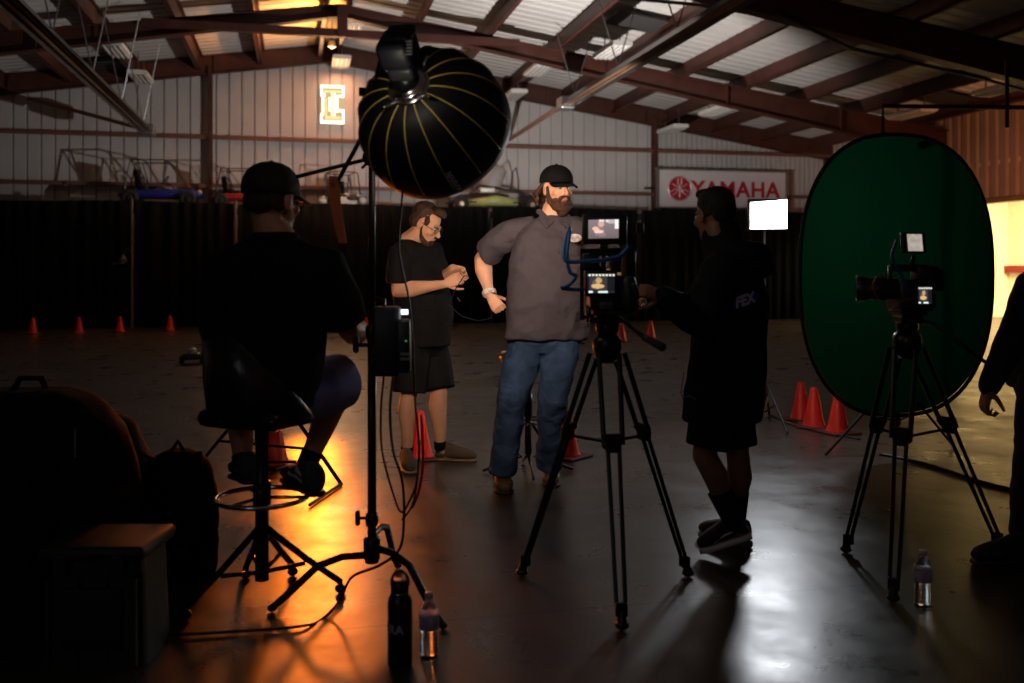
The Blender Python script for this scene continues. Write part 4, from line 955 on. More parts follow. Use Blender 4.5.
# crossed grip arms with heads
gc = P(372, 157, 3.58)
t2 = thing('grip_arm', 'thin black rod running left from the softbox stand over the cap of the seated man', 'arm', gc)
mb = MB(); mb.tube([P(296, 177, 3.50), P(392, 153, 3.62)], .0080, 10); mb.build('rod', BLK, t2, smooth=True)
mb = MB(); mb.lathe(P(372, 158, 3.56), [(.02, -.03), (.034, -.02), (.034, .02), (.02, .03)], 16, FW); mb.tube([P(372, 158, 3.53), P(362, 168, 3.50)], .006, 8); mb.build('grip_head', BLK, t2, smooth=True)
t2 = thing('grip_arm', 'steep black rod rising to the lamp head with the orange strap on its lower end', 'arm', P(336, 186, 3.45))
mb = MB(); mb.tube([P(333, 190, 3.45), P(372, 118, 3.52), P(380, 100, 3.55)], .0080, 10); mb.build('rod', BLK, t2, smooth=True)
mb = MB(); mb.lathe(P(371, 118, 3.54), [(.02, -.03), (.034, -.02), (.034, .02), (.02, .03)], 16, FW); mb.tube([P(364, 92, 3.5), P(372, 96, 3.5)], .010, 8, rnd=True); mb.box(P(363, 92, 3.5), (.03, .02, .03)); mb.build('grip_head', BLK, t2, smooth=True)
ORS = mat('orange_webbing', (.60, .17, .06), .7, bump=.4, bscale=80)
mb = MB(); rings = []
for px, py, wv in ((333, 176, .014), (334, 186, .020), (336, 205, .019), (339, 225, .018), (343, 243, .014)):
    p = P(px, py, 3.44); rings.append([p-RT*wv-FW*.003, p+RT*wv-FW*.003, p+RT*wv+FW*.003, p-RT*wv+FW*.003])
mb.rings(rings); mb.torus(P(334, 183, 3.45), .017, .006, RT, 16, 6)
tag(mb.build('strap', ORS), 'orange webbing strap hanging from the thin rod beside the seated man', 'strap')
# softbox
ax = BOX_AX; x_, y_, _ = basis(ax)
t = thing('softbox', 'large round black softbox with golden seams and chrome speed ring, top centre-left', 'softbox', BOX_RING)
NR = 16; R0, R1 = .062, .284; D = (BOX_RIM-BOX_RING).length
def dome(u, a, off=0):
    rr_ = R0+(R1-R0)*math.sin(u*PI/2)**.82; zz = D*(1-math.cos(u*PI/2))**.92
    sc_ = 1-.03*math.sin(u*PI)*(1-abs(math.cos(a*NR/2)))
    return BOX_RING+ax*zz+(x_*math.cos(a)+y_*math.sin(a))*(rr_*sc_+off)
mb = MB(); rings = []
for i in range(13): rings.append([dome(i/12, 2*PI*k/96) for k in range(96)])
rings += [[dome(1, 2*PI*k/96, -.004)+ax*.03 for k in range(96)]]; rings += [[dome(1, 2*PI*k/96, -.02)+ax*.03 for k in range(96)]]
for i in range(12, -1, -1): rings.append([dome(i/12, 2*PI*k/96, -.008)+ax*.008 for k in range(96)])
mb.rings(rings, cap=False); shell = mb.build('shell', mat('softbox_nylon', (.008, .008, .009), .55, bump=.1, bscale=40), t, smooth=True)
GOLD = mat('gold_piping', (.75, .52, .10), .5)
for k in range(NR):
    a = 2*PI*k/NR; mb = MB(); mb.tube([dome(u, a, .002) for u in np.linspace(0, .96, 14)], .0028, 6); mb.build('rib_seam', GOLD, t, smooth=True)
mb = MB(); mb.lathe(BOX_RIM+ax*.0, [(.246, 0.0), (.246, .008)], 48, ax); mb.build('diffuser', emis('diffuser_glow', (1, .85, .65), 3), t)
mb = MB(); mb.torus(BOX_RING, .068, .011, ax, 36, 10); mb.torus(BOX_RING-ax*.02, .060, .009, ax, 36, 10); mb.lathe(BOX_RING-ax*.03, [(.062, 0), (.066, .03)], 32, ax); mb.build('speed_ring', CHROME, t, smooth=True)
for k in (1, 5, 9, 13):
    a = 2*PI*k/NR+.2; p = BOX_RING+(x_*math.cos(a)+y_*math.sin(a))*.080-ax*.01; mb = MB(); mb.tube([p, p-ax*.02+(x_*math.cos(a)+y_*math.sin(a))*.035], [.009, .006], 8, rnd=True); mb.build('locking_tab', CHROME, t, smooth=True)
# logo
uu, lng = .80, None
best = None
tgt = P(455, 181, 3.3)
for k in range(96):
    for i in range(40, 98):
        p = dome(i/100, 2*PI*k/96)
        dd = (p-Vector((0, 0, H))); pd = dd.dot(FW); px = 512+FP*dd.dot(RT)/pd; py = HY-FP*dd.z/pd
        e2 = (px-455)**2+(py-181)**2
        if best is None or e2 < best[0]: best = (e2, i/100, 2*PI*k/96)
u0, a0 = best[1], best[2]; p0 = dome(u0, a0); rd = (dome(u0+.05, a0)-dome(u0-.05, a0)).normalized(); tg = (dome(u0, a0+.05)-dome(u0, a0-.05)).normalized()
nn = rd.cross(tg); nn = nn if nn.dot(-FW) > 0 else -nn
yd = nn.cross(rd)
tx = text('logo_lettering', 'aputure', .036, mat('grey_logo', (.75, .75, .8), .6), p0+nn*.005, rd, yd, t, ext=0, off=.001); bend_to(tx, shell, .004)
# lamp head on the back of the softbox
t = thing('studio_lamp', 'boxy black lamp head with yoke fixed behind the softbox', 'lamp', BOX_RING)
Ml = Matrix((x_, y_, ax)).transposed()
hx = (P(396, 48, 3.22)-BOX_RING); hz_ = -ax
ctr = BOX_RING-ax*.13
hd_ax = (BOX_RING+ax*.02-P(398, 50, 3.16)).normalized()
hx_, hy_, _ = basis(hd_ax); Mh = Matrix((hx_, hy_, hd_ax)).transposed()
MB().box(P(398, 49, 3.16), (.115, .13, .10), Mh, bev=.02).build('housing', mat('lamp_housing', (.013, .013, .020), .5), t, smooth=True)
MB().box(P(399, 36, 3.14), (.10, .10, .04), Mh, bev=.015).build('rear_cap', BLKP, t, smooth=True)
MB().box(P(404, 69, 3.19), (.09, .09, .05), Mh, bev=.012).build('front_collar', mat('lamp_grey', (.05, .05, .052), .4, .3), t, smooth=True)
mb = MB(); mb.tube([P(404, 72, 3.2), BOX_RING], [.04, .055], 20); mb.build('mount_tube', BLK, t, smooth=True)
mb = MB()
for i in range(5): mb.box(P(398, 42+3.2*i, 3.10), (.10, .004, .006), Mh)
mb.build('cooling_fin', BLKP, t)
mb = MB(); mb.tube([P(384, 52, 3.16), P(378, 72, 3.3), P(376, 92, 3.45)], .011, 8); mb.tube([P(412, 54, 3.18), P(409, 74, 3.3), P(386, 90, 3.45)], .009, 8); mb.box(P(376, 92, 3.5), (.06, .06, .07), bev=.01); mb.build('yoke', BLK, t, smooth=True)
mb = MB(); mb.box(P(375, 86, 3.40), (.035, .012, .010), Matrix.Rotation(.3, 3, 'Y'), bev=.003); mb.tube([P(381, 84, 3.4), P(390, 80, 3.35)], .004, 6); mb.build('clamp_lever', CHROME, t, smooth=True)
mb = MB(); mb.ell(P(404, 103, 3.27), .011, .008, .014); mb.build('latch', CHROME, t, smooth=True)
# ballast / control box hanging on the stand
bx = P(393, 342, 3.52)
t = thing('power_control_box', 'black power control box with small bright display hanging on the softbox stand', 'control box', bx)
Mc = Matrix((RT, FW, UP)).transposed()
MB().box(P(387, 341, 3.53), (.10, .09, .26), Mc, bev=.012).build('body', BLKP, t, smooth=True)
MB().box(P(404, 346, 3.50), (.050, .075, .20), Mc, bev=.010).build('side_panel', mat('panel_dark', (.02, .02, .022), .4), t, smooth=True)
MB().box(P(404.5, 312, 3.455), (.026, .006, .018), Mc).build('display', emis('blue_white_display', (.75, .85, 1), 2.2), t)
MB().box(P(406, 341, 3.46), (.008, .004, .006), Mc).build('status_light', emis('green_led', (.1, .5, .15), .35), t)
mb = MB(); mb.box(P(405, 354, 3.46), (.034, .004, .010), Mc); mb.box(P(405, 359, 3.46), (.034, .004, .010), Mc); mb.build('connector_socket', GREYM, t)
mb = MB(); mb.tube([P(384, 306, 3.53), P(384, 300, 3.55), P(374, 298, 3.6)], .008, 8); mb.build('hook', BLK, t)
def cable(name, pts, r, m, label):
    # smooth through points
    P_ = [Vector(p) for p in pts]; out = []
    for i in range(len(P_)-1):
        a = P_[max(i-1, 0)]; b_ = P_[i]; c_ = P_[i+1]; d_ = P_[min(i+2, len(P_)-1)]
        for k in range(6):
            u = k/6; out.append(.5*((2*b_)+(-a+c_)*u+(2*a-5*b_+4*c_-d_)*u*u+(-a+3*b_-3*c_+d_)*u**3))
    out.append(P_[-1]); mb = MB(); mb.tube(out, r, 6)
    o = mb.build(name, m, None, smooth=True); tag(o, label, 'cable'); return o
cable('power_cable', [P(384, 375, 3.52), P(381, 410, 3.5), P(382, 450, 3.5), P(392, 490, 3.5), P(401, 512, 3.5), P(410, 500, 3.5), P(417, 480, 3.5), P(420, 440, 3.54)], .0045, BLKP, 'black cable looping under the control box, outer of the two left strands')
cable('power_cable', [P(393, 376, 3.52), P(390, 410, 3.5), P(393, 450, 3.5), P(402, 480, 3.5), P(404, 515, 3.5), P(400, 548, 3.5), P(380, 565, 3.5), P(352, 577, 3.5), P(340, 600, 3.5), P(322, 619, 3.45), Vector((*P(300, 640, 3.35).xy, .01)), Vector((*P(230, 640, 3.3).xy, .01)), Vector((*P(120, 645, 3.25).xy, .01))], .0055, BLKP, 'black cable from the control box running down to the floor and off left')
cable('lamp_cable', [P(412, 70, 3.26), P(402, 200, 3.4), P(399, 250, 3.42), P(409, 300, 3.44), P(413, 345, 3.44), P(415, 400, 3.45), P(419, 450, 3.45), P(414, 500, 3.47), P(402, 520, 3.5)], .0038, BLKP, 'thin black cable dropping from the softbox past the elbow of the black-tee man')
cable('red_cable', [P(421, 415, 3.9), P(423, 460, 3.9), P(419, 490, 3.9), P(412, 508, 3.9)], .006, mat('red_cable_jacket', (.4, .02, .015), .5), 'short red cable hanging right of the cable loop')
# ------------------------------------------------------------------ tripods and cameras
def tripod(label, feet, apex, mid_z, spread=.035, hub_r=.05):
    c = Vector((apex.x, apex.y, 0))
    t = thing('tripod', label, 'tripod', c)
    for f in feet:
        v = f-c; v.z = 0; v.normalize(); sd = Vector((-v.y, v.x, 0)); a = apex+v*.055-UP*.07; f2 = f+UP*.02
        k_ = (a.z-mid_z)/(a.z-f2.z); m_ = a.lerp(f2, k_)
        mb = MB()
        for sg in (-1, 1): mb.tube([a+sd*sg*spread*1.15, m_+sd*sg*spread], .0105, 8)
        for sg in (-1, 1): mb.tube([m_+sd*sg*spread*.62, f2.lerp(m_, .10)+sd*sg*spread*.45], .0085, 8)
        mb.box(m_, (.06, .035, .06), Matrix.Rotation(math.atan2(sd.y, sd.x), 3, 'Z'), bev=.008); mb.box(m_.lerp(a, .08), (spread*2.4, .025, .03), Matrix.Rotation(math.atan2(sd.y, sd.x), 3, 'Z'), bev=.006)
        mb.box(f2.lerp(m_, .08), (.045, .03, .05), Matrix.Rotation(math.atan2(sd.y, sd.x), 3, 'Z'), bev=.006)
        lg = mb.build('leg', BLK, t, smooth=False)
        mb = MB(); mb.tube([f2.lerp(m_, .06), f+UP*.022], [.016, .020], 10, rnd=True); mb.ell(f+UP*.018, .026, .026, .016); mb.build('rubber_foot', BLKP, lg, smooth=True)
        mb = MB(); hc = Vector((c.x, c.y, mid_z-.02)); mb.tube([hc, m_-UP*.01], .0065, 8); mb.build('spreader_arm', BLK, t)
    mb = MB(); mb.lathe(Vector((c.x, c.y, mid_z-.05)), [(.01, 0), (.022, .01), (.022, .05), (.01, .06)], 12); mb.build('spreader_hub', BLK, t, smooth=True)
    mb = MB(); mb.lathe(apex-UP*.11, [(.03, 0), (.048, .02), (.058, .06), (.058, .09), (.045, .11)], 24); mb.build('bowl', BLK, t, smooth=True)
    return t, c
ap1 = P(607, 335, 3.72)
t, c = tripod('tall black video tripod in the centre foreground beside the bearded man', [G(522, 576), G(688, 577), G(622, 630)], ap1, .62)
mb = MB(); mb.lathe(ap1-UP*.0, [(.035, 0), (.045, .015), (.045, .05), (.03, .06)], 20); mb.box(ap1+UP*.085, (.09, .15, .06), Mc, bev=.015); mb.lathe(ap1+UP*.085-RT*.06, [(.03, 0), (.035, .01), (.035, .02), (.03, .025)], 18, -RT); mb.box(ap1+UP*.125, (.07, .16, .02), Mc, bev=.004); mb.build('fluid_head', BLK, t, smooth=True)
mb = MB(); mb.tube([ap1+UP*.07+RT*.05, P(636, 331, 3.6), P(662, 347, 3.35)], .008, 10); mb.build('pan_handle', BLK, t, smooth=True)
mb = MB(); mb.tube([P(645, 338, 3.52), P(662, 347, 3.35)], [.014, .016], 10, rnd=True); mb.build('handle_grip', mat('foam_grip', (.015, .015, .015), .9), t, smooth=True)
mb = MB(); mb.tube([P(641, 336, 3.6)-UP*.0, P(628, 325, 3.7)], .007, 6); mb.build('pan_lock', BLK, t)

def screen_mat(name, s):
    m = bpy.data.materials.new(name); m.use_nodes = True; nt = m.node_tree; b = nt.nodes['Principled BSDF']
    vc = nt.nodes.new('ShaderNodeVertexColor'); vc.layer_name = 'picture'
    b.inputs['Base Color'].default_value = (.01, .01, .01, 1); b.inputs['Roughness'].default_value = .2
    nt.links.new(vc.outputs['Color'], b.inputs['Emission Color']); b.inputs['Emission Strength'].default_value = s
    return m
SCM = screen_mat('lcd_picture', 1.0)
def screen(name, c, xv, yv, W_, H_, fn, parent):
    nx, ny = 40, 28; mb = MB(); 
    for j in range(ny+1):
        for i in range(nx+1): mb.v.append(Vector(c)+xv*((i/nx-.5)*W_)+yv*((j/ny-.5)*H_))
    for j in range(ny):
        for i in range(nx): mb.f.append([j*(nx+1)+i, j*(nx+1)+i+1, (j+1)*(nx+1)+i+1, (j+1)*(nx+1)+i])
    o = mb.build(name, SCM, parent); me = o.data
    at = me.color_attributes.new('picture', 'FLOAT_COLOR', 'CORNER')
    for p in me.polygons:
        cx = sum((me.vertices[v].co for v in p.vertices), Vector())/4+wloc(parent)-Vector(c); u = cx.dot(xv)/W_+.5; v = cx.dot(yv)/H_+.5
        col = fn(u, v)
        for li in p.loop_indices: at.data[li].color = (*col, 1)
    return o
def pic_main(u, v):
    g = .16+.10*v; col = (g*1.1, g*.85, g*.9)
    if .10 < u < .60:
        if ((u-.42)/.10)**2+((v-.78)/.17)**2 < 1: col = (.75, .45, .35)
        if .36 < u < .52 and v > .88: col = (.9, .8, .75)
        if .22 < u < .58 and .12 < v < .62 and abs(u-.40) < .10+.18*(.62-v): col = (.30, .22, .24)
        if ((u-.24)/.12)**2+((v-.52)/.10)**2 < 1: col = (.95, .55, .42)
        if ((u-.34)/.16)**2+((v-.36)/.09)**2 < 1: col = (1.1, .65, .5)
    if u > .66 and v > .78: col = (.55, .5, .5)
    if u > .88 and v > .5: col = (1.0, .95, .95)
    if .58 < u < .68 and v > .86: col = (.8, .75, .75)
    return col
def pic_lcd(u, v):
    col = (.01, .01, .014)
    if v > .88: return (.9, .95, .8) if int(u*24) % 3 else (.1, .1, .1)
    if v < .12: return (.8, .95, .9) if (.05 < u < .2 or .4 < u < .75) else (.02, .02, .03)
    if .08 < u < .72 and .16 < v < .84:
        col = (.05, .04, .05)
        if ((u-.42)/.12)**2+((v-.66)/.15)**2 < 1: col = (.6, .38, .15)
        elif ((u-.38)/.24)**2+((v-.36)/.13)**2 < 1: col = (.75, .48, .2)
        elif ((u-.30)/.12)**2+((v-.5)/.2)**2 < 1: col = (.16, .1, .08)
    return col
def pic_white(u, v): 
    g = .42+.12*noise.noise(Vector((u*4, v*4, 1))); return (g, g*.86, g*.74)
def camera_rig(label, s_, lcd, mon, body_c, lens_dir, lens_from, d, hand=True):
    t = thing('video_camera', label, 'camera', body_c)
    MB().box(body_c, (.14*s_, .16*s_, .13*s_), Mc, bev=.014).build('body', BLKP, t, smooth=True)
    mb = MB(); a = Vector(lens_from); ld = Vector(lens_dir).normalized()
    mb.lathe(a, [(.038, 0), (.042, .01), (.042, .05), (.048, .055), (.048, .11), (.043, .115), (.052, .14), (.054, .17), (.045, .172), (.042, .155)], 28, ld); mb.build('lens', BLKP, t, smooth=True)
    mb = MB(); mb.lathe(a+ld*.155, [(.040, 0), (.03, .006), (.001, .009)], 24, ld); mb.build('front_glass', mat('lens_glass', (.02, .02, .03), .05), t, smooth=True)
    return t
# centre camera: lens away from viewer
bc = P(606, 292, 3.68)
t = camera_rig('black cinema camera rig with lit screens on the centre tripod', 1.0, None, None, bc, FW, P(600, 285, 3.76), 3.7)
MB().box(P(601, 283.5, 3.60), (.125, .022, .10), Mc, bev=.006).build('rear_screen', BLKP, t, smooth=True)
screen('screen_picture', P(601, 283.5, 3.586), RT, UP, .104, .072, pic_lcd, t)
mb = MB(); mb.box(P(628, 295, 3.64), (.055, .12, .15), Mc, bev=.022); mb.tube([P(634, 285, 3.57), P(637, 296, 3.57)], .012, 8, rnd=True); mb.build('hand_grip', BLKP, t, smooth=True)
mb = MB(); mb.box(P(637.5, 289, 3.57), (.010, .006, .022), Mc, bev=.003); mb.build('chrome_latch', CHROME, t)
mb = MB(); mb.box(P(606, 312, 3.68), (.12, .2, .02), Mc, bev=.004); mb.tube([P(585, 317, 3.5), P(585, 317, 3.95)], .0075, 8); mb.tube([P(625, 317, 3.5), P(625, 317, 3.95)], .0075, 8); mb.box(P(606, 320, 3.66), (.13, .03, .02), Mc, bev=.003); mb.build('base_plate', BLK, t)
mb = MB(); mb.box(P(632, 232, 3.70), (.018, .03, .0), Mc) if False else None
mb.tube([P(582, 320, 3.70), P(582, 250, 3.70)], .008, 8); mb.tube([P(634, 306, 3.70), P(634, 246, 3.70)], .008, 8); mb.tube([P(580, 251, 3.70), P(636, 249, 3.70)], .008, 8); mb.box(P(604, 254, 3.70), (.12, .03, .016), Mc, bev=.003); mb.build('cage', BLK, t)
mb = MB(); mb.tube([P(604, 270, 3.72), P(604, 240, 3.72)], .010, 8); mb.box(P(604, 248, 3.66), (.03, .03, .03), Mc, bev=.004); mb.lathe(P(604, 249, 3.64), [(.010, 0), (.012, .006)], 12, -FW); mb.build('monitor_arm', BLK, t)
mb = MB(); mb.box(P(624, 257, 3.63), (.020, .018, .145), Mc, bev=.005); mb.build('top_handle', mat('rusty_handle', (.16, .07, .04), .5), t, smooth=True)
mb = MB(); mb.box(P(622, 262, 3.68), (.10, .09, .08), Mc, bev=.01); mb.box(P(590, 262, 3.72), (.07, .07, .07), Mc, bev=.01); mb.build('wireless_module', BLKP, t, smooth=True)
MB().box(P(606, 306, 3.60), (.05, .05, .03), Mc, bev=.005).build('battery', mat('battery_grey', (.04, .04, .042), .5), t, smooth=True)
mn = P(604.5, 229, 3.62)
t = thing('field_monitor', 'small field monitor with bright picture on top of the centre camera', 'monitor', mn)
MB().box(mn, (.172, .024, .118), Mc, bev=.006).build('housing', BLKP, t, smooth=True)
screen('screen_picture', P(603.5, 229, 3.602), (RT*.995+UP*.02).normalized(), UP, .116, .072, pic_main, t)
MB().box(P(640, 228, 3.64), (.03, .02, .04), Mc, bev=.005).build('battery', BLKP, t, smooth=True); MB().box(P(604, 247, 3.62), (.03, .02, .02), Mc).build('mount', BLKP, t)
BLU = mat('blue_cable_jacket', (.008, .11, .32), .4)
def ribbon(name, pts, w_, m, label):
    P_ = [Vector(p) for p in pts]; out = []
    for i in range(len(P_)-1):
        a = P_[max(i-1, 0)]; b_ = P_[i]; c_ = P_[i+1]; d_ = P_[min(i+2, len(P_)-1)]
        for k in range(6):
            u = k/6; out.append(.5*((2*b_)+(-a+c_)*u+(2*a-5*b_+4*c_-d_)*u*u+(-a+3*b_-3*c_+d_)*u**3))
    out.append(P_[-1]); mb = MB(); mb.tube(out, w_, 8); o = mb.build(name, m, None, smooth=True); return tag(o, label, 'cable')
ribbon('video_cable', [P(629, 247, 3.58), P(620, 256, 3.56), P(604, 260, 3.55), P(588, 261, 3.55), P(572, 262, 3.56), P(564, 258, 3.57), P(566, 240, 3.62), P(570, 228, 3.66)], .0078, BLU, 'bright blue cable curling across the centre camera toward its monitor')
ribbon('video_cable', [P(570, 232, 3.60), P(567, 256, 3.57), P(570, 272, 3.56), P(576, 276, 3.56), P(570, 284, 3.56), P(562, 288, 3.57), P(575, 289.5, 3.58), P(584, 289, 3.6)], .0075, BLU, 'blue cable looping at the left side of the centre camera down to its socket')
# right camera on tripod: seen from its right rear, lens to the left
ap2 = P(907, 332, 3.95)
t, c = tripod('tall black video tripod in front of the green backdrop', [G(846, 553), G(1001, 551), G(893, 602)], ap2, .60)
mb = MB(); mb.lathe(ap2-UP*.0, [(.035, 0), (.045, .015), (.045, .05), (.03, .06)], 20); mb.box(ap2+UP*.085, (.09, .12, .06), Mc, bev=.015); mb.build('fluid_head', BLK, t, smooth=True)
mb = MB(); mb.tube([ap2+UP*.07, P(935, 325, 3.85), P(985, 362, 3.7)], .008, 10); mb.build('pan_handle', BLK, t, smooth=True)
bc = P(910, 295, 3.92)
t = camera_rig('dark video camera pointing left in front of the green backdrop', 1.0, None, None, bc, -RT*.95+FW*.3, P(900, 289, 3.9), 3.9)
MB().box(P(925, 296, 3.84), (.085, .02, .09), Mc, bev=.005).build('rear_screen', BLKP, t, smooth=True)
screen('screen_picture', P(925, 295.5, 3.825), RT, UP, .056, .066, pic_lcd, t)
mb = MB(); mb.box(P(908, 268, 3.92), (.16, .04, .03), Mc, bev=.006); mb.tube([P(890, 282, 3.92), P(890, 268, 3.92)], .009, 8); mb.box(P(925, 274, 3.92), (.09, .09, .07), Mc, bev=.01); mb.box(P(936, 280, 3.9), (.05, .05, .09), Mc, bev=.008); mb.build('top_handle', BLKP, t, smooth=True)
mb = MB(); mb.tube([P(912, 268, 3.9), P(914, 256, 3.88)], .009, 8); mb.build('monitor_arm', BLK, t)
mb = MB(); mb.box(P(908, 312, 3.93), (.11, .14, .02), Mc, bev=.004); mb.box(P(908, 319, 3.93), (.09, .1, .03), Mc, bev=.004); mb.build('base_plate', BLK, t)
mm = P(913, 243, 3.86)
t = thing('field_monitor', 'small tilted field monitor with pale screen above the right camera', 'monitor', mm)
xs_ = (RT*.93+FW*.36).normalized(); ys_ = (UP*.93-RT*-.0+RT*-.28).normalized(); ys_ = perp(ys_, xs_); zs_ = xs_.cross(ys_)
MB().box(mm-zs_*.0, (.12, .085, .018), Matrix((xs_, ys_, zs_)).transposed(), bev=.005).build('housing', BLKP, t, smooth=True)
zz = zs_ if zs_.dot(-FW) > 0 else -zs_
screen('screen_picture', mm+zz*.0115, xs_, ys_, .078, .070, pic_white, t)
ribbon('video_cable', [P(897, 240, 3.84), P(892, 256, 3.83), P(897, 268, 3.82), P(903, 278, 3.82), P(908, 292, 3.82)], .0062, mat('dim_blue_cable', (.01, .06, .18), .5), 'dim blue cable between the right camera and its monitor')
cable('lanyard', [P(897, 276, 3.78), P(878, 276, 3.78), P(873, 290, 3.78), P(884, 305, 3.78), P(889, 311, 3.78), P(900, 302, 3.78), P(914, 298, 3.8)], .0022, mat('red_cord', (.3, .05, .03), .6), 'thin red cord looped round the lens of the right camera')

# ------------------------------------------------------------------ green backdrop
dg_ = 6.5; gc_ = P(898, 275, dg_)
t = thing('green_backdrop', 'large dark green oval collapsible backdrop with black rim at the right', 'backdrop', P(898, 415, dg_))
gx = (RT*.985+FW*.17).normalized(); A_, B2 = .728, .972
def og(a, k=1.0):
    ct, st = math.cos(a), math.sin(a); pw = 2/2.45; return gc_+gx*(A_*k*math.copysign(abs(ct)**pw, ct))+UP*(B2*k*math.copysign(abs(st)**pw, st))
gn = Vector((gx.y, -gx.x, 0)); 
mb = MB(); n_ = 64; nr2 = 10
for j in range(1, nr2+1):
    for k in range(n_): p = og(2*PI*k/n_, j/nr2*.985); mb.v.append(p+gn*(.012*math.sin(j*.7+k*.2)))
mb.v.append(gc_)
for j in range(nr2-1):
    for k in range(n_): l = (k+1) % n_; mb.f.append([j*n_+k, j*n_+l, (j+1)*n_+l, (j+1)*n_+k])
for k in range(n_): mb.f.append([len(mb.v)-1, (k+1) % n_, k])
gm = mat('green_fabric', (.0008, .014, .005), .8, 0, .08, 3, spec=.1)
def translucent(gm, col, f):
    g_nt = gm.node_tree; tb = g_nt.nodes.new('ShaderNodeBsdfTranslucent'); tb.inputs[0].default_value = (*col, 1); ms = g_nt.nodes.new('ShaderNodeMixShader'); ms.inputs[0].default_value = f
    g_nt.links.new(g_nt.nodes['Principled BSDF'].outputs[0], ms.inputs[1]); g_nt.links.new(tb.outputs[0], ms.inputs[2]); g_nt.links.new(ms.outputs[0], g_nt.nodes['Material Output'].inputs[0])
translucent(gm, (.001, .038, .013), .16); translucent(ORS, (.55, .16, .04), .25)
o = mb.build('fabric_panel', gm, t, smooth=True); pass
mb = MB(); mb.tube([og(2*PI*k/n_) for k in range(n_)], .014, 8, closed=True); mb.build('rim', BLKF, t, smooth=True)
# its stand
sc_ = P(897, 430, 6.85); sc_.z = 0
t = thing('backdrop_stand', 'black stand with spread legs behind the green oval backdrop', 'light stand', sc_)
mb = MB(); mb.tube([sc_+UP*.12, sc_+UP*2.15], .014, 10); mb.build('pole', BLK, t)
for tg in (G(826, 456), G(953, 447), G(900, 425)):
    v = tg-sc_; v.z = 0; mb = MB(); mb.tube([sc_+UP*.50, sc_+v+UP*.012], .010, 8, rnd=True); mb.tube([sc_+UP*.18, sc_+v*.5+UP*.26], .006, 8); mb.build('leg', BLK, t)
mb = MB(); mb.lathe(sc_+UP*.47, [(.02, 0), (.028, .01), (.028, .05), (.02, .06)], 12); mb.build('collar', BLK, t)
MB().box(sc_+UP*2.12-FW*.13, (.05, .28, .04), Mc, bev=.005).build('clamp_arm', BLK, t)
MB().box(sc_+UP*.40-FW*.13, (.05, .28, .03), Mc, bev=.005).build('clamp_arm', BLK, t)

# ------------------------------------------------------------------ LED panel on stand
dl_ = 7.7; lp = P(768, 214.5, dl_)
t = thing('led_panel', 'glaring white square LED panel facing the viewer behind the hoodie man', 'light panel', lp)
hw, hh_ = 17.8/FP*dl_, 14/FP*dl_
MB().box(lp+FW*.035, (hw*2+.03, .05, hh_*2+.03), Mc, bev=.008).build('housing', BLKP, t, smooth=True)
mb = MB(); mb.poly([P(750.5, 229, dl_), P(787, 228.5, dl_), P(787, 199.5, dl_), P(750.5, 202.5, dl_)], FW*.006); mb.build('diffuser', emis('panel_glow', (.92, .96, 1), 12), t)
lamp('led_panel_light', 'AREA', lp-FW*.02, 22, (.90, .94, 1), lp-FW*3-UP*.6, shape='RECTANGLE', size=hw*2, size_y=hh_*2)
c = Vector((lp.x, lp.y, 0))+FW*.1
t = thing('light_stand', 'slim black stand carrying the white LED panel', 'light stand', c)
mb = MB(); mb.tube([c+UP*.06, c+UP*1.0], .014, 8); mb.tube([c+UP*1.0, c+UP*(lp.z-.1)], .010, 8); mb.box(c+UP*(lp.z-.08), (.05, .08, .06), Mc, bev=.005); mb.build('pole', GREYM, t)
for tg in (G(812, 445), G(742, 432), G(775, 405)):
    v = tg-c; v.z = 0; v = v.normalized()*.48; mb = MB(); mb.tube([c+UP*.38, c+v+UP*.012], .010, 8, rnd=True); mb.tube([c+UP*.1, c+v*.5+UP*.20], .006, 8); mb.build('leg', BLK, t)
# ------------------------------------------------------------------ low orange lamp on stand behind the stool
t = thing('wash_light', 'small floor lamp throwing orange light, hidden behind the stool', 'lamp', Vector((ORL.x, ORL.y, 0)))
o0 = Vector((ORL.x, ORL.y, 0)); mb = MB(); mb.lathe(o0+UP*(ORL.z-.12), [(.05, 0), (.06, .02), (.06, .07), (.05, .08)], 20); mb.build('housing', BLK, t)
mb = MB(); mb.tube([o0+UP*.0, o0+UP*(ORL.z-.1)], .015, 8); mb.box(o0+UP*.01, (.22, .22, .02), bev=.005); mb.build('base', BLK, t)
mb = MB(); mb.lathe(o0+UP*(ORL.z-.04), [(.05, 0), (.05, .006)], 20); mb.build('lens', emis('orange_lens', (1, .35, .05), 8), t)
# folding stand frame behind the stool
t = thing('folding_stand', 'black folding frame with crossbars behind the legs of the seated man', 'stand', G(270, 478))
gL, gR, gF = G(207, 457), G(341, 486), G(300, 500)
tp = P(285, 395, 5.6)
for tg, nm in ((gL, 'leg'), (gR, 'leg'), (G(262, 498), 'leg')):
    mb = MB(); mb.tube([P(272+(10 if tg is gR else -18), 398, 5.75), tg+UP*.012], .012, 8, rnd=True); mb.build('leg', BLK, t)
mb = MB(); mb.tube([P(221, 441, 6.1), P(309, 449, 5.8)], .009, 8); mb.build('crossbar', BLK, t)
mb = MB(); mb.tube([P(262, 462, 5.9), P(296, 462, 5.9)], .009, 8); mb.build('crossbar', BLK, t)
mb = MB(); mb.tube([gR+UP*.012, G(310, 507)+UP*.012], .010, 8, rnd=True); mb.build('leg', BLK, t)
mb = MB(); mb.box(P(276, 393, 5.75), (.40, .36, .03), Mc, bev=.01); mb.build('platform', BLK, t)
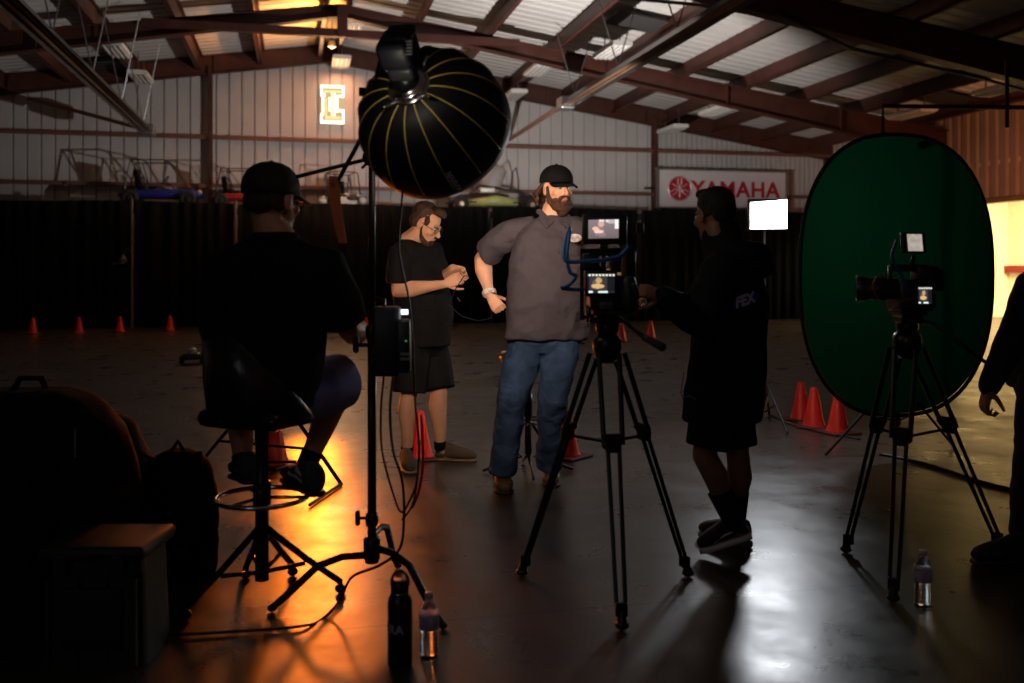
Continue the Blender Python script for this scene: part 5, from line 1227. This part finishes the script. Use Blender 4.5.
# flood lamp fixture behind bearded man
t = thing('flood_lamp', 'work lamp on a stand behind the bearded man, lighting the roof', 'lamp', Vector((UPL.x, UPL.y, 0)))
u0_ = UPL-FW*.12-UP*.1; o0 = Vector((u0_.x, u0_.y, 0)); mb = MB(); mb.tube([o0+UP*.0, o0+UP*(u0_.z-.08)], .015, 8); mb.box(o0+UP*.01, (.3, .3, .02), bev=.005); mb.build('stand', BLK, t)
MB().box(u0_-UP*.05-FW*.04, (.18, .05, .10), Mc, bev=.01).build('housing', BLK, t)
sl = (CT-.03-UPL.z)/(YC-UPL.y); dv = Vector((0, 1, sl)).normalized(); nv = Vector((0, -dv.z, dv.y))
mb = MB(); a_ = UPL-nv*.035
mb.poly([a_-Vector((.42, 0, 0))-dv*.05, a_+Vector((.42, 0, 0))-dv*.05, a_+Vector((.42, 0, 0))+dv*.24+nv*.035, a_-Vector((.42, 0, 0))+dv*.24+nv*.035], -nv*.004); mb.build('added_flag', BLK, t)  # unseen flap added to keep the flood light off the drapes
# ------------------------------------------------------------------ bottles
def flask():
    c = P(400, 662, 3.05); c.z = 0; t = thing('insulated_flask', 'tall black insulated flask with loop handle on the floor below the light stand', 'flask', c)
    MB().lathe(c, [(.036, 0), (.040, .006), (.040, .205), (.036, .222), (.026, .232), (.026, .24)], 32).build('body', mat('flask_black', (.010, .010, .012), .35), t, smooth=True)
    MB().lathe(c+UP*.238, [(.028, 0), (.030, .004), (.030, .032), (.026, .036)], 24).build('lid', BLKP, t, smooth=True)
    mb = MB(); mb.tube([c+RT*.028*math.cos(a)+UP*(.262+.042*math.sin(a)) for a in np.linspace(-.1, PI+.1, 12)], .005, 8); mb.build('handle', BLKP, t, smooth=True)
    MB().torus(c+UP*.234, .027, .003, UP).build('ring', CHROME, t, smooth=True)
    o_ = text('side_lettering', 'ERA', .040, mat('flask_print', (.5, .5, .55), .6), c-FW*.0405-RT*.020+UP*.125, RT, UP, t, ext=0, off=.001)
    for v in o_.data.vertices:
        w_ = v.co; a = w_.dot(RT)/.041; r_ = .0412; v.co = RT*(r_*math.sin(a))-FW*(r_*math.cos(a))+UP*w_.z
flask()
PET = mat('clear_plastic', (.85, .9, .95), .08, 0, .02, trans=1.0, ior=1.35)
def water_bottle(c, label, s=1.0):
    t = thing('water_bottle', label, 'bottle', c, 'clear plastic water bottles standing on the floor')
    prof = [(.026, 0), (.031, .006)]
    for i in range(8): z = .012+i*.0085; prof.append((.0305-(.002 if i % 2 else 0), z))
    prof += [(.027, .085), (.031, .098), (.0315, .14), (.029, .155), (.019, .178), (.0125, .188), (.0125, .200)]
    MB().lathe(c, [(r*s, z*s) for r, z in prof], 28).build('bottle_body', PET, t, smooth=True)
    MB().lathe(c+UP*.098*s, [(.0318*s, 0), (.0322*s, .001), (.0322*s, .044*s), (.0318*s, .045*s)], 28).build('paper_label', mat('bottle_label', (.40, .32, .48), .5, 0, .5, 25), t, smooth=True)
    MB().lathe(c+UP*.198*s, [(.0135*s, 0), (.0142*s, .001), (.0142*s, .013*s), (.012*s, .015*s)], 20).build('cap', mat('bottle_cap_white', (.55, .5, .5), .4), t, smooth=True)
c = P(429, 655, 3.1); c.z = 0; water_bottle(c, 'clear water bottle with white cap beside the black flask', 1.02)
c = P(923, 607, 3.57); c.z = 0; water_bottle(c, 'clear water bottle alone on the floor under the right tripod', 1.02)
# ------------------------------------------------------------------ bags and case, lower left
BAG = mat('dark_nylon', (.006, .0055, .0055), .9, spec=.15, bump=.3, bscale=50)
c = P(36, 640, 3.56); c.z = 0
t = thing('equipment_bag', 'large black equipment bag heaped at the lower left edge', 'bag', c)
mb = MB(); mb.loft([(c+UP*.0, RT*.30, FW*.20), (c+UP*.05, RT*.36, FW*.25), (c+UP*.45, RT*.36, FW*.25), (c+UP*.68-RT*.02, RT*.33, FW*.22), (c+UP*.80-RT*.05, RT*.24, FW*.15), (c+UP*.83-RT*.06, RT*.1, FW*.07)], 24, 3.2); mb.build('bag_body', BAG, t, remesh=.018, sm=3, disp=fold(.02, 3, 4, 2), floorz=.0)
mb = MB(); mb.box(c+UP*.30-FW*.255, (.42, .07, .36), Mc, bev=.03); mb.build('front_pocket', BAG, t, smooth=True)
for sg in (-1, 1): mb = MB(); mb.tube([c+RT*sg*.18-FW*.25+UP*.62, c+RT*sg*.19-FW*.31+UP*.35, c+RT*sg*.18-FW*.28+UP*.10], .014, 6); mb.build('strap', BLKF, t, smooth=True)
mb = MB(); mb.tube([c-RT*.1+UP*.80, c-RT*.06+UP*.87, c+RT*.02+UP*.87, c+RT*.06+UP*.78], .012, 6); mb.build('carry_handle', BLKF, t, smooth=True)
MB().box(P(75, 443, 3.29), (.004, .004, .10), Mc).build('zip', GREYM, t)
c = P(110, 620, 3.15); c.z = 0
t = thing('storage_crate', 'dark olive ribbed crate in front of the bags, lower left', 'crate', c)
OLV = mat('olive_plastic', (.010, .013, .008), .6)
mb = MB(); mb.loft([(c+UP*.0, RT*.165, FW*.14), (c+UP*.30, RT*.155, FW*.13), (c+UP*.35, RT*.15, FW*.13)], 24, 7); mb.build('body', OLV, t)
MB().box(c+UP*.37, (.34, .30, .045), Mc, bev=.015).build('lid', OLV, t, smooth=True)
MB().box(c+UP*.16-FW*.140, (.20, .02, .20), Mc, bev=.006).build('recessed_panel', mat('olive_dark_plastic', (.007, .009, .006), .65), t, smooth=True)
for sg in (-1, 1): MB().box(c+RT*sg*.09-FW*.155+UP*.34, (.035, .02, .06), Mc, bev=.004).build('latch', BLKP, t)
for i in range(4): MB().box(c+RT*(-.14+.093*i)-FW*.138+UP*.15, (.012, .016, .28), Mc).build('rib', OLV, t)
c = P(110, 560, 4.17); c.z = 0
t = thing('backpack', 'dark backpack with red trim behind the olive crate', 'backpack', c)
mb = MB(); mb.loft([(c, RT*.17, FW*.12), (c+UP*.06, RT*.2, FW*.14), (c+UP*.42, RT*.19, FW*.13), (c+UP*.60-RT*.03, RT*.13, FW*.09), (c+UP*.66-RT*.04, RT*.05, FW*.04)], 20, 2.8); mb.build('bag_body', BAG, t, remesh=.014, sm=3, disp=fold(.012, 4, 5, 6), floorz=0)
mb = MB(); mb.tube([c+RT*.0+UP*.64-FW*.06, c+RT*.1+UP*.58-FW*.1, c+RT*.17+UP*.46-FW*.12], .006, 6); mb.build('red_piping', mat('red_trim', (.2, .02, .015), .6), t, smooth=True)
MB().box(c+UP*.2-FW*.14, (.26, .06, .22), Mc, bev=.025).build('front_pocket', BAG, t, smooth=True)
c = P(178, 562, 3.95); c.z = 0
t = thing('backpack', 'black backpack with tangled straps standing left of the stool', 'backpack', c)
mb = MB(); mb.loft([(c, RT*.14, FW*.11), (c+UP*.05, RT*.16, FW*.12), (c+UP*.36, RT*.155, FW*.11), (c+UP*.48, RT*.12, FW*.08), (c+UP*.52, RT*.05, FW*.04)], 20, 2.8); mb.build('bag_body', BAG, t, remesh=.014, sm=3, disp=fold(.012, 5, 6, 8), floorz=0)
for sg in (-1, 1): mb = MB(); mb.tube([c+RT*sg*.06+UP*.48-FW*.06, c+RT*sg*.12+UP*.53-FW*.10, c+RT*sg*.15+UP*.35-FW*.15, c+RT*sg*.12+UP*.12-FW*.14], .016, 8); mb.build('shoulder_strap', BLKF, t, smooth=True)
mb = MB(); mb.tube([c-RT*.04+UP*.5, c+UP*.56, c+RT*.04+UP*.5], .010, 6); mb.build('carry_handle', BLKF, t, smooth=True)
MB().box(P(180, 550, 3.80), (.06, .03, .03), Mc, bev=.01).build('tag', mat('tan_tag', (.10, .07, .05), .7), t)
MB().box(c+UP*.18-FW*.125, (.22, .05, .2), Mc, bev=.02).build('front_pocket', BAG, t, smooth=True)
# small device on floor in the distance at left, metallic object on drape
c = P(192, 357, 12.9); c.z = 0
t = thing('toy_car', 'small dark remote car with pale top on the floor left of the seated man', 'toy car', c)
MB().box(c+UP*.10, (.22, .34, .09), bev=.03).build('chassis', BLKP, t, smooth=True); MB().ell(c+UP*.17, .07, .09, .05).build('canopy', mat('pale_canopy', (.5, .5, .55), .2), t, smooth=True)
for a in (-1, 1):
    for b2 in (-1, 1): MB().torus(c+Vector((a*.13, b2*.12, .06)), .04, .02, (1, 0, 0), 16, 6).build('wheel', mat('tyre_rubber', (.02, .02, .02), .8), t, smooth=True)
c = PY(123, 262, 21.9)
t = thing('hanging_lamp', 'small metallic lamp glinting in front of the drapes beside the left pole', 'lamp', c)
MB().lathe(c, [(.01, .16), (.05, .12), (.09, 0), (.08, 0)], 16).build('lamp_shade', mat('dull_metal', (.25, .22, .22), .4, .6), t, smooth=True); MB().ell(c+UP*.0, .04, .04, .04).build('bulb', mat('headlight_glass', (.6, .55, .5), .2), t, smooth=True)
mb = MB(); mb.tube([c+UP*.15, c+UP*.3+RT*.1, Vector((PY(133, 250, YC).x, YC-.09, c.z+.2))], .012, 6); mb.build('bracket', GREYM, t); mb = MB(); mb.tube([c-RT*.02-UP*.02, c-RT*.22-UP*.04], .02, 6); mb.build('handle', GREYM, t)
# cables on the floor at the right
cable('floor_cable', [G(880, 455)+UP*.008, G(930, 466)+UP*.008, G(985, 484)+UP*.008, G(1040, 497)+UP*.008], .010, BLKP, 'black cable lying across the yellow lit floor at the right')
cable('floor_cable', [G(860, 440)+UP*.008, G(800, 428)+UP*.008, G(770, 415)+UP*.008], .008, BLKP, 'black cable on the floor between the three cones and the LED panel stand')
